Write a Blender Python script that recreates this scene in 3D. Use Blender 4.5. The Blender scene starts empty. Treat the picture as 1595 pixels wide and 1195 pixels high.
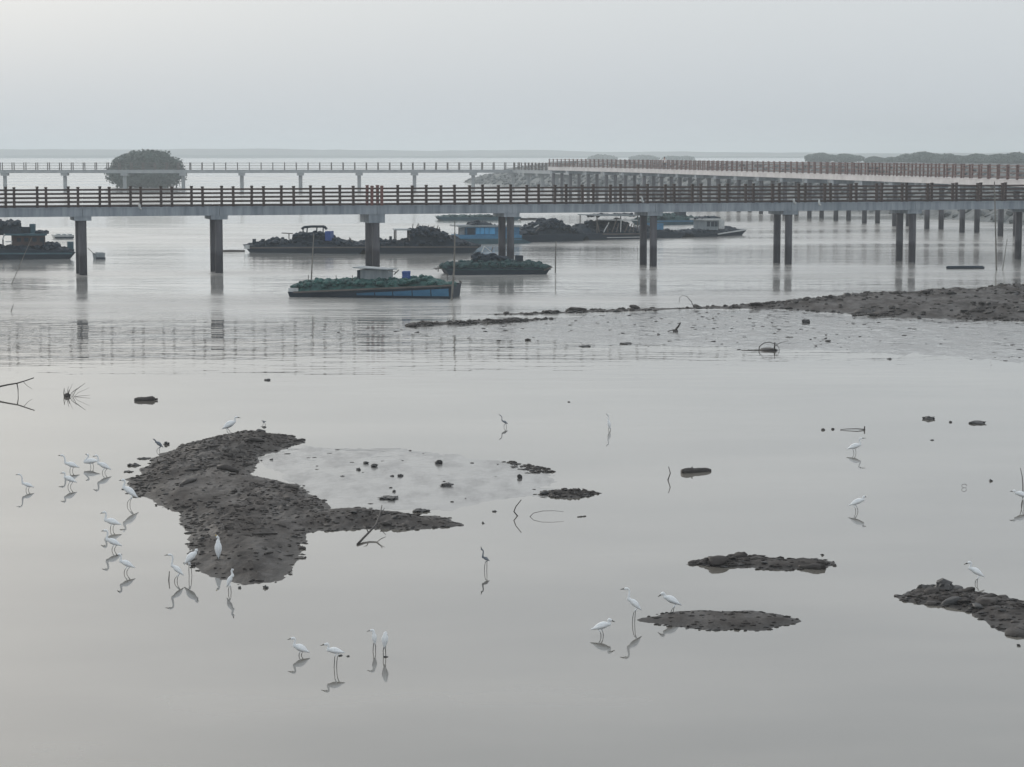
import bpy, bmesh, math, random
import numpy as np
from mathutils import Vector, Matrix, noise as mnoise

R = math.radians
SC = bpy.context.scene
COL = SC.collection

# ------------------------------------------------------------------ camera
F = 3500.0            # focal length in photo pixels (photo is 1595 x 1195)
HOR = 237.0           # row of the true horizon
CAM_H = 7.2
PITCH = math.atan((597.5 - HOR) / F)
cam = bpy.data.cameras.new('camera')
cam.sensor_width = 36.0
cam.lens = F / 1595.0 * 36.0
cam.clip_start = 0.5
cam.clip_end = 12000
cam_o = bpy.data.objects.new('camera', cam)
cam_o.location = (0, 0, CAM_H)
cam_o.rotation_euler = (math.pi / 2 - PITCH, 0, 0)
COL.objects.link(cam_o)
SC.camera = cam_o

# ------------------------------------------------------------------ world: overcast, hazy sky
SUN_EL, SUN_AZ = 21.0, -38.0      # azimuth from the view direction (+Y), negative = left
w = bpy.data.worlds.new('World'); SC.world = w; w.use_nodes = True
nt = w.node_tree; nt.nodes.clear()
wo = nt.nodes.new('ShaderNodeOutputWorld')
bg = nt.nodes.new('ShaderNodeBackground'); bg.inputs[1].default_value = 0.1
sky = nt.nodes.new('ShaderNodeTexSky'); sky.sky_type = 'NISHITA'; sky.sun_disc = False
sky.sun_elevation = R(SUN_EL); sky.sun_rotation = R(SUN_AZ)
sky.air_density = 1.2; sky.dust_density = 6.0; sky.ozone_density = 1.0
hs = nt.nodes.new('ShaderNodeHueSaturation'); hs.inputs['Saturation'].default_value = 0.62
mx = nt.nodes.new('ShaderNodeMixRGB'); mx.inputs[0].default_value = 0.79
tc = nt.nodes.new('ShaderNodeTexCoord'); sx = nt.nodes.new('ShaderNodeSeparateXYZ')
rmp = nt.nodes.new('ShaderNodeValToRGB')
rmp.color_ramp.elements[0].position = 0.0; rmp.color_ramp.elements[0].color = (0.61, 0.66, 0.71, 1)
e = rmp.color_ramp.elements.new(0.07); e.color = (0.66, 0.71, 0.75, 1)
e = rmp.color_ramp.elements.new(0.25); e.color = (0.835, 0.878, 0.912, 1)
rmp.color_ramp.elements[3].position = 0.8; rmp.color_ramp.elements[3].color = (0.835, 0.878, 0.91, 1)
sc10 = nt.nodes.new('ShaderNodeVectorMath'); sc10.operation = 'SCALE'; sc10.inputs['Scale'].default_value = 10.0
nt.links.new(tc.outputs['Generated'], sx.inputs[0])
nt.links.new(sx.outputs['Z'], rmp.inputs[0])
nt.links.new(rmp.outputs[0], sc10.inputs[0])
nt.links.new(sky.outputs[0], hs.inputs['Color'])
nt.links.new(hs.outputs[0], mx.inputs[1])
nt.links.new(sc10.outputs[0], mx.inputs[2])
nt.links.new(mx.outputs[0], bg.inputs[0])
nt.links.new(bg.outputs[0], wo.inputs[0])

sun = bpy.data.lights.new('sun', 'SUN'); sun.energy = 0.8; sun.angle = R(18); sun.color = (1.0, 0.95, 0.88)
sun_o = bpy.data.objects.new('sun', sun); COL.objects.link(sun_o)
_a, _e = R(SUN_AZ), R(SUN_EL)
_d = Vector((math.sin(_a) * math.cos(_e), math.cos(_a) * math.cos(_e), math.sin(_e)))
sun_o.rotation_euler = _d.to_track_quat('Z', 'Y').to_euler()
sun_o.location = (0, 0, 60)

vs = SC.view_settings
vs.view_transform = 'Standard'; vs.look = 'None'; vs.exposure = 0.17; vs.gamma = 1.0; vs.use_curve_mapping = False
SC.render.engine = 'CYCLES'
SC.cycles.use_denoising = True
SC.cycles.max_bounces = 4
SC.cycles.volume_bounces = 1
SC.cycles.sample_clamp_indirect = 4.0

# ------------------------------------------------------------------ pixel -> place helpers
CP, SP = math.cos(PITCH), math.sin(PITCH)
def ray(x, y):
    v = 597.5 - y
    return (x - 797.5, F * CP + v * SP, -F * SP + v * CP)
def G(x, y, z=0.0):                      # point at height z seen at this pixel
    d = ray(x, y); t = (z - CAM_H) / d[2]
    return Vector((d[0] * t, d[1] * t, z))
def AT(x, y, D):                         # point at distance D seen at this pixel
    d = ray(x, y); t = D / d[1]
    return Vector((d[0] * t, D, CAM_H + d[2] * t))
def S(y):                                # pixels per metre for things standing on the water at row y
    return F / G(797.5, y).y

# ------------------------------------------------------------------ materials
def mat(name, c1, c2=None, rough=0.8, scale=2.0, detail=6.0, bump=0.0, bscale=None, spec=0.4, stretch=(1, 1, 1), rough2=None):
    m = bpy.data.materials.new(name); m.use_nodes = True
    n = m.node_tree; b = n.nodes['Principled BSDF']
    b.inputs['Roughness'].default_value = rough
    b.inputs['Specular IOR Level'].default_value = spec
    c2 = c2 or tuple(v * 0.7 for v in c1)
    g = n.nodes.new('ShaderNodeNewGeometry'); mp = n.nodes.new('ShaderNodeMapping')
    mp.inputs['Scale'].default_value = stretch
    n.links.new(g.outputs['Position'], mp.inputs[0])
    t = n.nodes.new('ShaderNodeTexNoise'); t.inputs['Scale'].default_value = scale
    t.inputs['Detail'].default_value = detail; t.inputs['Roughness'].default_value = 0.65
    n.links.new(mp.outputs[0], t.inputs['Vector'])
    r = n.nodes.new('ShaderNodeValToRGB')
    r.color_ramp.elements[0].position = 0.33; r.color_ramp.elements[0].color = (*c2, 1)
    r.color_ramp.elements[1].position = 0.67; r.color_ramp.elements[1].color = (*c1, 1)
    n.links.new(t.outputs[0], r.inputs[0]); n.links.new(r.outputs[0], b.inputs['Base Color'])
    if rough2 is not None:
        mr = n.nodes.new('ShaderNodeMapRange')
        mr.inputs[1].default_value = 0.35; mr.inputs[2].default_value = 0.65
        mr.inputs[3].default_value = rough; mr.inputs[4].default_value = rough2
        t3 = n.nodes.new('ShaderNodeTexNoise'); t3.inputs['Scale'].default_value = scale * 0.6
        n.links.new(mp.outputs[0], t3.inputs['Vector'])
        n.links.new(t3.outputs[0], mr.inputs[0]); n.links.new(mr.outputs[0], b.inputs['Roughness'])
    if bump:
        t2 = n.nodes.new('ShaderNodeTexNoise'); t2.inputs['Scale'].default_value = bscale or scale * 4
        t2.inputs['Detail'].default_value = 5
        n.links.new(mp.outputs[0], t2.inputs['Vector'])
        bp = n.nodes.new('ShaderNodeBump'); bp.inputs['Strength'].default_value = 1.0; bp.inputs['Distance'].default_value = bump
        n.links.new(t2.outputs[0], bp.inputs['Height']); n.links.new(bp.outputs[0], b.inputs['Normal'])
    return m

M = {}
M['concrete'] = mat('grey_concrete', (0.31, 0.345, 0.385), (0.16, 0.19, 0.22), 0.85, 2.2, bump=0.004, stretch=(1, 1, 0.12))
M['concrete_far'] = mat('pale_grey_concrete', (0.34, 0.36, 0.37), (0.24, 0.26, 0.28), 0.85, 0.8)
M['fascia'] = mat('pinkish_painted_concrete', (0.62, 0.595, 0.595), (0.46, 0.44, 0.44), 0.8, 0.7)
M['post'] = mat('dark_brown_paint', (0.055, 0.034, 0.030), (0.03, 0.02, 0.019), 0.6, 3.0)
M['post_red'] = mat('faded_red_paint', (0.16, 0.06, 0.055), (0.10, 0.045, 0.04), 0.6, 3.0)
M['post_right'] = mat('weathered_red_brown_paint', (0.15, 0.088, 0.08), (0.10, 0.062, 0.058), 0.7, 2.0)
M['post_far'] = mat('dull_brown_paint', (0.10, 0.08, 0.075), (0.07, 0.06, 0.055), 0.7, 2.0)
# column: concrete with the tide mark of its own shape
def column_mat():
    m = mat('tide_stained_concrete', (0.115, 0.115, 0.13), (0.055, 0.056, 0.066), 0.8, 3.0, bump=0.006, stretch=(1, 1, 0.12))
    n = m.node_tree; b = n.nodes['Principled BSDF']
    lk = b.inputs['Base Color'].links[0]; src = lk.from_socket
    g = n.nodes.new('ShaderNodeNewGeometry'); s = n.nodes.new('ShaderNodeSeparateXYZ')
    n.links.new(g.outputs['Position'], s.inputs[0])
    t = n.nodes.new('ShaderNodeTexNoise'); t.inputs['Scale'].default_value = 1.5
    n.links.new(g.outputs['Position'], t.inputs['Vector'])
    ad = n.nodes.new('ShaderNodeMath'); ad.operation = 'MULTIPLY_ADD'; ad.inputs[1].default_value = 0.5
    n.links.new(t.outputs[0], ad.inputs[0]); n.links.new(s.outputs['Z'], ad.inputs[2])
    mr = n.nodes.new('ShaderNodeMapRange'); mr.inputs[1].default_value = 1.35; mr.inputs[2].default_value = 1.65
    mr.inputs[3].default_value = 1.0; mr.inputs[4].default_value = 0.0
    n.links.new(ad.outputs[0], mr.inputs[0])
    mm = n.nodes.new('ShaderNodeMixRGB'); mm.inputs[2].default_value = (0.035, 0.035, 0.042, 1)
    n.links.new(mr.outputs[0], mm.inputs[0]); n.links.new(src, mm.inputs[1]); n.links.new(mm.outputs[0], b.inputs['Base Color'])
    return m
M['column'] = column_mat()
M['hull_dark'] = mat('dark_wet_timber', (0.021, 0.036, 0.056), (0.010, 0.018, 0.031), 0.7, 2.0, stretch=(0.5, 0.5, 3))
M['hull_blue'] = mat('faded_blue_paint', (0.06, 0.20, 0.34), (0.035, 0.12, 0.22), 0.55, 2.5, stretch=(0.6, 0.6, 2))
M['hull_teal'] = mat('dull_teal_paint', (0.055, 0.12, 0.15), (0.03, 0.07, 0.095), 0.6, 2.0, stretch=(0.6, 0.6, 2))
M['plank'] = mat('weathered_plank', (0.15, 0.135, 0.125), (0.075, 0.07, 0.068), 0.8, 3.0, stretch=(0.4, 0.4, 3))
M['net_green'] = mat('dark_green_netting', (0.038, 0.125, 0.112), (0.008, 0.029, 0.034), 0.75, 3.0, bump=0.03, bscale=14)
M['net_teal'] = mat('teal_green_netting', (0.03, 0.085, 0.085), (0.008, 0.024, 0.030), 0.75, 3.0, bump=0.03, bscale=14)
M['net_dark'] = mat('blackened_netting', (0.016, 0.031, 0.050), (0.006, 0.012, 0.021), 0.8, 4.0, bump=0.03, bscale=12)
M['pale'] = mat('pale_sheet', (0.55, 0.57, 0.57), (0.38, 0.40, 0.41), 0.6, 3.0)
M['tin'] = mat('grey_tin_sheet', (0.26, 0.29, 0.31), (0.17, 0.20, 0.22), 0.5, 2.0, stretch=(3, 3, 0.4))
M['rust'] = mat('rusty_brown_sheet', (0.085, 0.06, 0.058), (0.045, 0.036, 0.038), 0.8, 2.0)
M['blue_plastic'] = mat('deep_blue_plastic', (0.02, 0.07, 0.27), (0.015, 0.05, 0.2), 0.4, 3.0)
M['blue_bright'] = mat('bright_blue_sheet', (0.10, 0.38, 0.66), (0.06, 0.27, 0.5), 0.5, 2.0)
M['wood'] = mat('soaked_driftwood', (0.055, 0.047, 0.043), (0.022, 0.019, 0.018), 0.6, 6.0, bump=0.006, bscale=20)
M['pole'] = mat('grey_bamboo', (0.20, 0.19, 0.17), (0.10, 0.095, 0.09), 0.7, 4.0)
M['stone'] = mat('dark_wet_stone', (0.05, 0.049, 0.05), (0.022, 0.022, 0.023), 0.55, 6.0, bump=0.01, bscale=18)
M['boulder'] = mat('grey_boulder', (0.185, 0.20, 0.205), (0.07, 0.08, 0.083), 0.85, 0.9, bump=0.05, bscale=4)
M['leaf'] = mat('mangrove_leaf', (0.075, 0.108, 0.092), (0.036, 0.058, 0.051), 0.6, 0.5, spec=0.3)
M['bark'] = mat('mangrove_bark', (0.08, 0.07, 0.06), (0.04, 0.035, 0.03), 0.9, 3.0)
M['hill'] = mat('wooded_far_shore', (0.06, 0.075, 0.055), (0.035, 0.05, 0.04), 0.9, 0.02)
M['feather'] = mat('white_feathers', (0.84, 0.86, 0.87), (0.74, 0.77, 0.80), 0.7, 22.0, bump=0.004, bscale=60, spec=0.2)
M['feather_grey'] = mat('grey_feathers', (0.20, 0.22, 0.25), (0.12, 0.135, 0.16), 0.7, 22.0, spec=0.2)
M['bill'] = mat('dark_bill', (0.03, 0.028, 0.02), (0.02, 0.02, 0.017), 0.5, 30)
M['bill_yellow'] = mat('yellow_bill', (0.45, 0.33, 0.08), (0.35, 0.25, 0.06), 0.5, 30)
M['leg'] = mat('black_leg', (0.03, 0.03, 0.03), (0.02, 0.02, 0.02), 0.6, 30)
M['skin'] = mat('skin', (0.40, 0.25, 0.18), (0.35, 0.21, 0.15), 0.6, 10)
M['shirt'] = mat('pale_shirt', (0.70, 0.68, 0.68), (0.6, 0.58, 0.58), 0.8, 10)
M['trousers'] = mat('dark_trousers', (0.04, 0.045, 0.06), (0.03, 0.033, 0.045), 0.8, 10)
M['hair'] = mat('black_hair', (0.015, 0.013, 0.012), (0.01, 0.01, 0.01), 0.6, 10)

def mud_mat(name, wet):
    m = bpy.data.materials.new(name); m.use_nodes = True
    n = m.node_tree; b = n.nodes['Principled BSDF']; L = n.links
    g = n.nodes.new('ShaderNodeNewGeometry')
    mp = n.nodes.new('ShaderNodeMapping'); mp.inputs['Scale'].default_value = (1.0, 0.35, 1.0)
    L.new(g.outputs['Position'], mp.inputs[0])
    def tex(scale, detail, rough, vec):
        t = n.nodes.new('ShaderNodeTexNoise'); t.inputs['Scale'].default_value = scale
        t.inputs['Detail'].default_value = detail; t.inputs['Roughness'].default_value = rough
        L.new(vec, t.inputs['Vector']); return t
    big = tex(0.7, 5, 0.6, mp.outputs[0]); fine = tex(9.0, 6, 0.7, g.outputs['Position'])
    r = n.nodes.new('ShaderNodeValToRGB')
    r.color_ramp.elements[0].position = 0.3; r.color_ramp.elements[1].position = 0.72
    if wet:
        r.color_ramp.elements[0].color = (0.075, 0.073, 0.071, 1); r.color_ramp.elements[1].color = (0.215, 0.21, 0.203, 1)
    else:
        r.color_ramp.elements[0].color = (0.020, 0.018, 0.0175, 1); r.color_ramp.elements[1].color = (0.074, 0.065, 0.061, 1)
    mixn = n.nodes.new('ShaderNodeMath'); mixn.operation = 'MULTIPLY_ADD'; mixn.inputs[1].default_value = 0.55
    L.new(fine.outputs[0], mixn.inputs[0])
    half = n.nodes.new('ShaderNodeMath'); half.operation = 'MULTIPLY'; half.inputs[1].default_value = 0.45
    L.new(big.outputs[0], half.inputs[0]); L.new(half.outputs[0], mixn.inputs[2])
    L.new(mixn.outputs[0], r.inputs[0])
    sz = n.nodes.new('ShaderNodeSeparateXYZ'); L.new(g.outputs['Position'], sz.inputs[0])
    dmp = n.nodes.new('ShaderNodeMapRange'); dmp.inputs[1].default_value = 0.0; dmp.inputs[2].default_value = 0.045   # soaked strip along the waterline
    dmp.inputs[3].default_value = 0.0 if wet else 1.0; dmp.inputs[4].default_value = 0.0
    L.new(sz.outputs['Z'], dmp.inputs[0])
    dk = n.nodes.new('ShaderNodeMixRGB'); dk.inputs[2].default_value = (0.022, 0.020, 0.019, 1)
    dm2 = n.nodes.new('ShaderNodeMath'); dm2.operation = 'MULTIPLY'; dm2.inputs[1].default_value = 0.75
    L.new(dmp.outputs[0], dm2.inputs[0]); L.new(dm2.outputs[0], dk.inputs[0])
    L.new(r.outputs[0], dk.inputs[1]); L.new(dk.outputs[0], b.inputs['Base Color'])
    mr = n.nodes.new('ShaderNodeMapRange'); mr.inputs[1].default_value = 0.40; mr.inputs[2].default_value = 0.62
    rn = tex(1.6, 4, 0.6, mp.outputs[0]); L.new(rn.outputs[0], mr.inputs[0])
    mr.inputs[3].default_value = 0.08 if wet else 0.55; mr.inputs[4].default_value = 0.26 if wet else 0.92
    rmx = n.nodes.new('ShaderNodeMixRGB'); L.new(dmp.outputs[0], rmx.inputs[0]); L.new(mr.outputs[0], rmx.inputs[1]); rmx.inputs[2].default_value = (.55, .55, .55, 1)
    L.new(rmx.outputs[0], b.inputs['Roughness'])
    b.inputs['Specular IOR Level'].default_value = 0.6 if wet else 0.22
    bp = n.nodes.new('ShaderNodeBump'); bp.inputs['Distance'].default_value = 0.0028 if wet else 0.045
    L.new(tex(14.0 if wet else 7.0, 6, 0.7, mp.outputs[0] if not wet else g.outputs['Position']).outputs[0], bp.inputs['Height']); L.new(bp.outputs[0], b.inputs['Normal'])
    bs = n.nodes.new('ShaderNodeMapRange'); bs.inputs[1].default_value = 0.38; bs.inputs[2].default_value = 0.6; bs.inputs[3].default_value = 0.55; bs.inputs[4].default_value = 1.0
    L.new(big.outputs[0], bs.inputs[0]); L.new(bs.outputs[0], bp.inputs['Strength'])
    return m
M['mud'] = mud_mat('dark_grey_mud', False)
M['mud_wet'] = mud_mat('wet_silty_mud', True)

def water_mat():
    m = bpy.data.materials.new('silty_tidal_water'); m.use_nodes = True
    n = m.node_tree; b = n.nodes['Principled BSDF']; L = n.links
    b.inputs['Base Color'].default_value = (0.245, 0.24, 0.225, 1)
    b.inputs['IOR'].default_value = 1.82
    b.inputs['Roughness'].default_value = 0.02
    g = n.nodes.new('ShaderNodeNewGeometry'); s = n.nodes.new('ShaderNodeSeparateXYZ')
    L.new(g.outputs['Position'], s.inputs[0])
    def math_(op, a, bb=None, c=None):
        k = n.nodes.new('ShaderNodeMath'); k.operation = op
        for i, v in enumerate((a, bb, c)):
            if v is None: continue
            if isinstance(v, (int, float)): k.inputs[i].default_value = v
            else: L.new(v, k.inputs[i])
        return k.outputs[0]
    def tex(scale, detail, stretch):
        mp = n.nodes.new('ShaderNodeMapping'); mp.inputs['Scale'].default_value = stretch
        L.new(g.outputs['Position'], mp.inputs[0])
        t = n.nodes.new('ShaderNodeTexNoise'); t.inputs['Scale'].default_value = scale; t.inputs['Detail'].default_value = detail
        t.inputs['Roughness'].default_value = 0.55
        L.new(mp.outputs[0], t.inputs['Vector']); return t.outputs[0]
    def sm(v, a, c, lo, hi):
        k = n.nodes.new('ShaderNodeMapRange'); k.interpolation_type = 'SMOOTHSTEP'
        for i, q in enumerate((a, c, lo, hi)): k.inputs[i + 1].default_value = q
        L.new(v, k.inputs[0]); return k.outputs[0]
    # distance out from the calm lagoon; the tide channel beyond the bar is ruffled by the wind
    wob = tex(0.05, 3, (1, 1, 1))
    yy = math_('MULTIPLY_ADD', wob, 18.0, s.outputs['Y'])
    yy = math_('ADD', yy, -9.0)
    chan = sm(yy, 94.0, 101.0, 0.0, 1.0)
    mid = sm(yy, 60.0, 84.0, 0.0, 1.0)
    patch = sm(tex(0.035, 4, (0.25, 1.0, 1)), 0.42, 0.62, 0.25, 1.0)
    calm_patch = sm(tex(0.16, 4, (0.35, 1.0, 1)), 0.50, 0.72, 0.0, 1.0)
    amp = math_('MULTIPLY_ADD', math_('MULTIPLY', chan, patch), 0.05, 0.00012)
    amp = math_('MULTIPLY_ADD', math_('MULTIPLY', mid, mid), 0.014, amp)
    amp = math_('MULTIPLY_ADD', calm_patch, 0.0020, amp)
    tint = n.nodes.new('ShaderNodeMixRGB')           # channel base colour lightened, standing in for sky reflection lost to the ruffled surface
    tint.inputs[1].default_value = (0.145, 0.135, 0.119, 1); tint.inputs[2].default_value = (0.33, 0.325, 0.31, 1)
    L.new(chan, tint.inputs[0])
    silt = n.nodes.new('ShaderNodeMixRGB'); silt.blend_type = 'MULTIPLY'; silt.inputs[0].default_value = 1.0
    cl = sm(tex(0.16, 5, (0.5, 1.0, 1)), 0.3, 0.7, 0.75, 1.3)
    L.new(tint.outputs[0], silt.inputs[1]); L.new(cl, silt.inputs[2]); L.new(silt.outputs[0], b.inputs['Base Color'])
    h = math_('ADD', tex(1.7, 3, (0.30, 1.0, 1)), math_('MULTIPLY', tex(0.5, 2, (0.2, 1.0, 1)), 1.2))
    hh = math_('MULTIPLY', h, amp)
    swell = math_('MULTIPLY', math_('MULTIPLY', tex(0.26, 3, (0.35, 1.0, 1)), mid), 0.06)
    hh = math_('ADD', hh, swell)
    L.new(math_('MULTIPLY_ADD', math_('MULTIPLY', chan, patch), 0.24, 0.015), b.inputs['Roughness'])
    bp = n.nodes.new('ShaderNodeBump'); bp.inputs['Strength'].default_value = 1.0; bp.inputs['Distance'].default_value = 1.0
    L.new(hh, bp.inputs['Height']); L.new(bp.outputs[0], b.inputs['Normal'])
    return m
M['water'] = water_mat()

# ------------------------------------------------------------------ mesh builder
class MB:
    def __init__(self):
        self.v = []; self.f = []; self.m = []
    def quadbox(self, c8, mi=0):
        o = len(self.v); self.v += [tuple(p) for p in c8]
        for q in ((0, 3, 2, 1), (4, 5, 6, 7), (0, 1, 5, 4), (1, 2, 6, 5), (2, 3, 7, 6), (3, 0, 4, 7)):
            self.f.append(tuple(o + i for i in q)); self.m.append(mi)
        return self
    def box(self, c, s, mi=0, rz=0.0, rx=0.0, ry=0.0):
        mtx = Matrix.Rotation(rz, 3, 'Z') @ Matrix.Rotation(ry, 3, 'Y') @ Matrix.Rotation(rx, 3, 'X')
        h = [x * 0.5 for x in s]
        pts = [Vector(c) + mtx @ Vector((a * h[0], b * h[1], d * h[2])) for d in (-1, 1) for a, b in ((-1, -1), (1, -1), (1, 1), (-1, 1))]
        return self.quadbox(pts, mi)
    def tube(self, pts, rad, n=6, mi=0, flat=1.0, caps=True):
        pts = [Vector(p) for p in pts]; k = len(pts)
        if not hasattr(rad, '__len__'): rad = [rad] * k
        o = len(self.v); prev = None
        for i in range(k):
            t = (pts[min(i + 1, k - 1)] - pts[max(i - 1, 0)])
            t = t.normalized() if t.length > 1e-9 else Vector((0, 0, 1))
            if prev is None:
                a = Vector((0, 1, 0)) if abs(t.y) < 0.8 else Vector((1, 0, 0))
            else:
                a = prev
            u = (a - t * a.dot(t)).normalized(); prev = u
            wv = t.cross(u)
            for j in range(n):
                an = 2 * math.pi * j / n
                self.v.append(tuple(pts[i] + u * (math.cos(an) * rad[i] * flat) + wv * (math.sin(an) * rad[i])))
        for i in range(k - 1):
            for j in range(n):
                a = o + i * n + j; b2 = o + i * n + (j + 1) % n
                self.f.append((a, b2, b2 + n, a + n)); self.m.append(mi)
        if caps:
            self.f.append(tuple(o + j for j in reversed(range(n)))); self.m.append(mi)
            self.f.append(tuple(o + (k - 1) * n + j for j in range(n))); self.m.append(mi)
        return self
    def blob(self, c, s, rnd, rough=0.3, sub=1, mi=0, rz=None):
        vs_, fs_ = ICO[sub]
        o = len(self.v); ph = Vector((rnd.uniform(-50, 50), rnd.uniform(-50, 50), rnd.uniform(-50, 50)))
        rz = rnd.uniform(0, 6.28) if rz is None else rz
        ca, sa = math.cos(rz), math.sin(rz)
        for p in vs_:
            k = 1 + rough * (mnoise.noise(p * 1.4 + ph) * 1.2 + mnoise.noise(p * 3.1 + ph) * 0.6)
            x, y, z = p.x * s[0] * k, p.y * s[1] * k, p.z * s[2] * k
            self.v.append((c[0] + x * ca - y * sa, c[1] + x * sa + y * ca, c[2] + z))
        for f in fs_:
            self.f.append(tuple(o + i for i in f)); self.m.append(mi)
        return self
    def mesh(self, name, mats, smooth=False):
        me = bpy.data.meshes.new(name); me.from_pydata(self.v, [], self.f)
        for m_ in (mats if isinstance(mats, (list, tuple)) else [mats]): me.materials.append(m_)
        if any(self.m): me.polygons.foreach_set('material_index', self.m)
        if smooth: me.polygons.foreach_set('use_smooth', [True] * len(me.polygons))
        me.update(); return me
    def build(self, name, mats, parent=None, smooth=False):
        return link(name, self.mesh(name, mats, smooth), parent)

ICO = {}
for _s in (1, 2, 3):
    _b = bmesh.new(); bmesh.ops.create_icosphere(_b, subdivisions=_s, radius=1.0); _b.verts.ensure_lookup_table()
    ICO[_s] = ([v.co.copy() for v in _b.verts], [[v.index for v in f.verts] for f in _b.faces]); _b.free()

def link(name, data, parent=None, loc=None):
    o = bpy.data.objects.new(name, data); COL.objects.link(o)
    if parent is not None:
        o.parent = parent
        o.matrix_parent_inverse = Matrix.Translation(parent.matrix_basis.translation).inverted() if parent.type == 'EMPTY' else Matrix()
    if loc is not None: o.location = loc
    return o
def tag(o, label=None, cat=None, group=None, kind=None):
    if label: o['label'] = label
    if cat: o['category'] = cat
    if group: o['group'] = group
    if kind: o['kind'] = kind
    return o
def thing(name, label, cat, loc, group=None):
    o = bpy.data.objects.new(name, None); COL.objects.link(o); o.location = loc; o.empty_display_size = 0.2
    return tag(o, label, cat, group)

# ------------------------------------------------------------------ numpy noise
def _hash(ix, iy, seed):
    h = (ix.astype(np.int64) * 374761393 + iy.astype(np.int64) * 668265263 + seed * 982451653) & 0xFFFFFFFF
    h = ((h ^ (h >> 13)) * 1274126177) & 0xFFFFFFFF
    return ((h ^ (h >> 16)) & 0xFFFFFF) / float(0xFFFFFF)
def vnoise(x, y, seed=0):
    ix, iy = np.floor(x), np.floor(y); fx, fy = x - ix, y - iy
    fx = fx * fx * (3 - 2 * fx); fy = fy * fy * (3 - 2 * fy)
    a = _hash(ix, iy, seed); b = _hash(ix + 1, iy, seed); c = _hash(ix, iy + 1, seed); d = _hash(ix + 1, iy + 1, seed)
    return (a * (1 - fx) + b * fx) * (1 - fy) + (c * (1 - fx) + d * fx) * fy * 1.0 - 0.5
def fbm(x, y, seed, octv=4):
    t = 0; a = 1.0
    for i in range(octv):
        t = t + a * vnoise(x * 2 ** i, y * 2 ** i, seed + i * 17); a *= 0.5
    return t
def sdist(px, py, poly):
    """signed distance, positive inside"""
    d = np.full(px.shape, 1e9); ins = np.zeros(px.shape, bool); n = len(poly)
    for i in range(n):
        ax, ay = poly[i]; bx, by = poly[(i + 1) % n]
        ex, ey = bx - ax, by - ay
        t = np.clip(((px - ax) * ex + (py - ay) * ey) / (ex * ex + ey * ey + 1e-12), 0, 1)
        d = np.minimum(d, np.hypot(px - ax - t * ex, py - ay - t * ey))
        c = ((ay > py) != (by > py)) & (px < (bx - ax) * (py - ay) / (by - ay + 1e-12) + ax)
        ins ^= c
    return np.where(ins, d, -d)

# ------------------------------------------------------------------ water
mb = MB(); mb.v = [(-3900, -150, 0), (3900, -150, 0), (3900, 4500, 0), (-3900, 4500, 0)]; mb.f = [(0, 1, 2, 3)]; mb.m = [0]
tag(mb.build('water', M['water']), kind='structure', label='calm grey tidal water reaching to the hazy far shore', cat='water')

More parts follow.
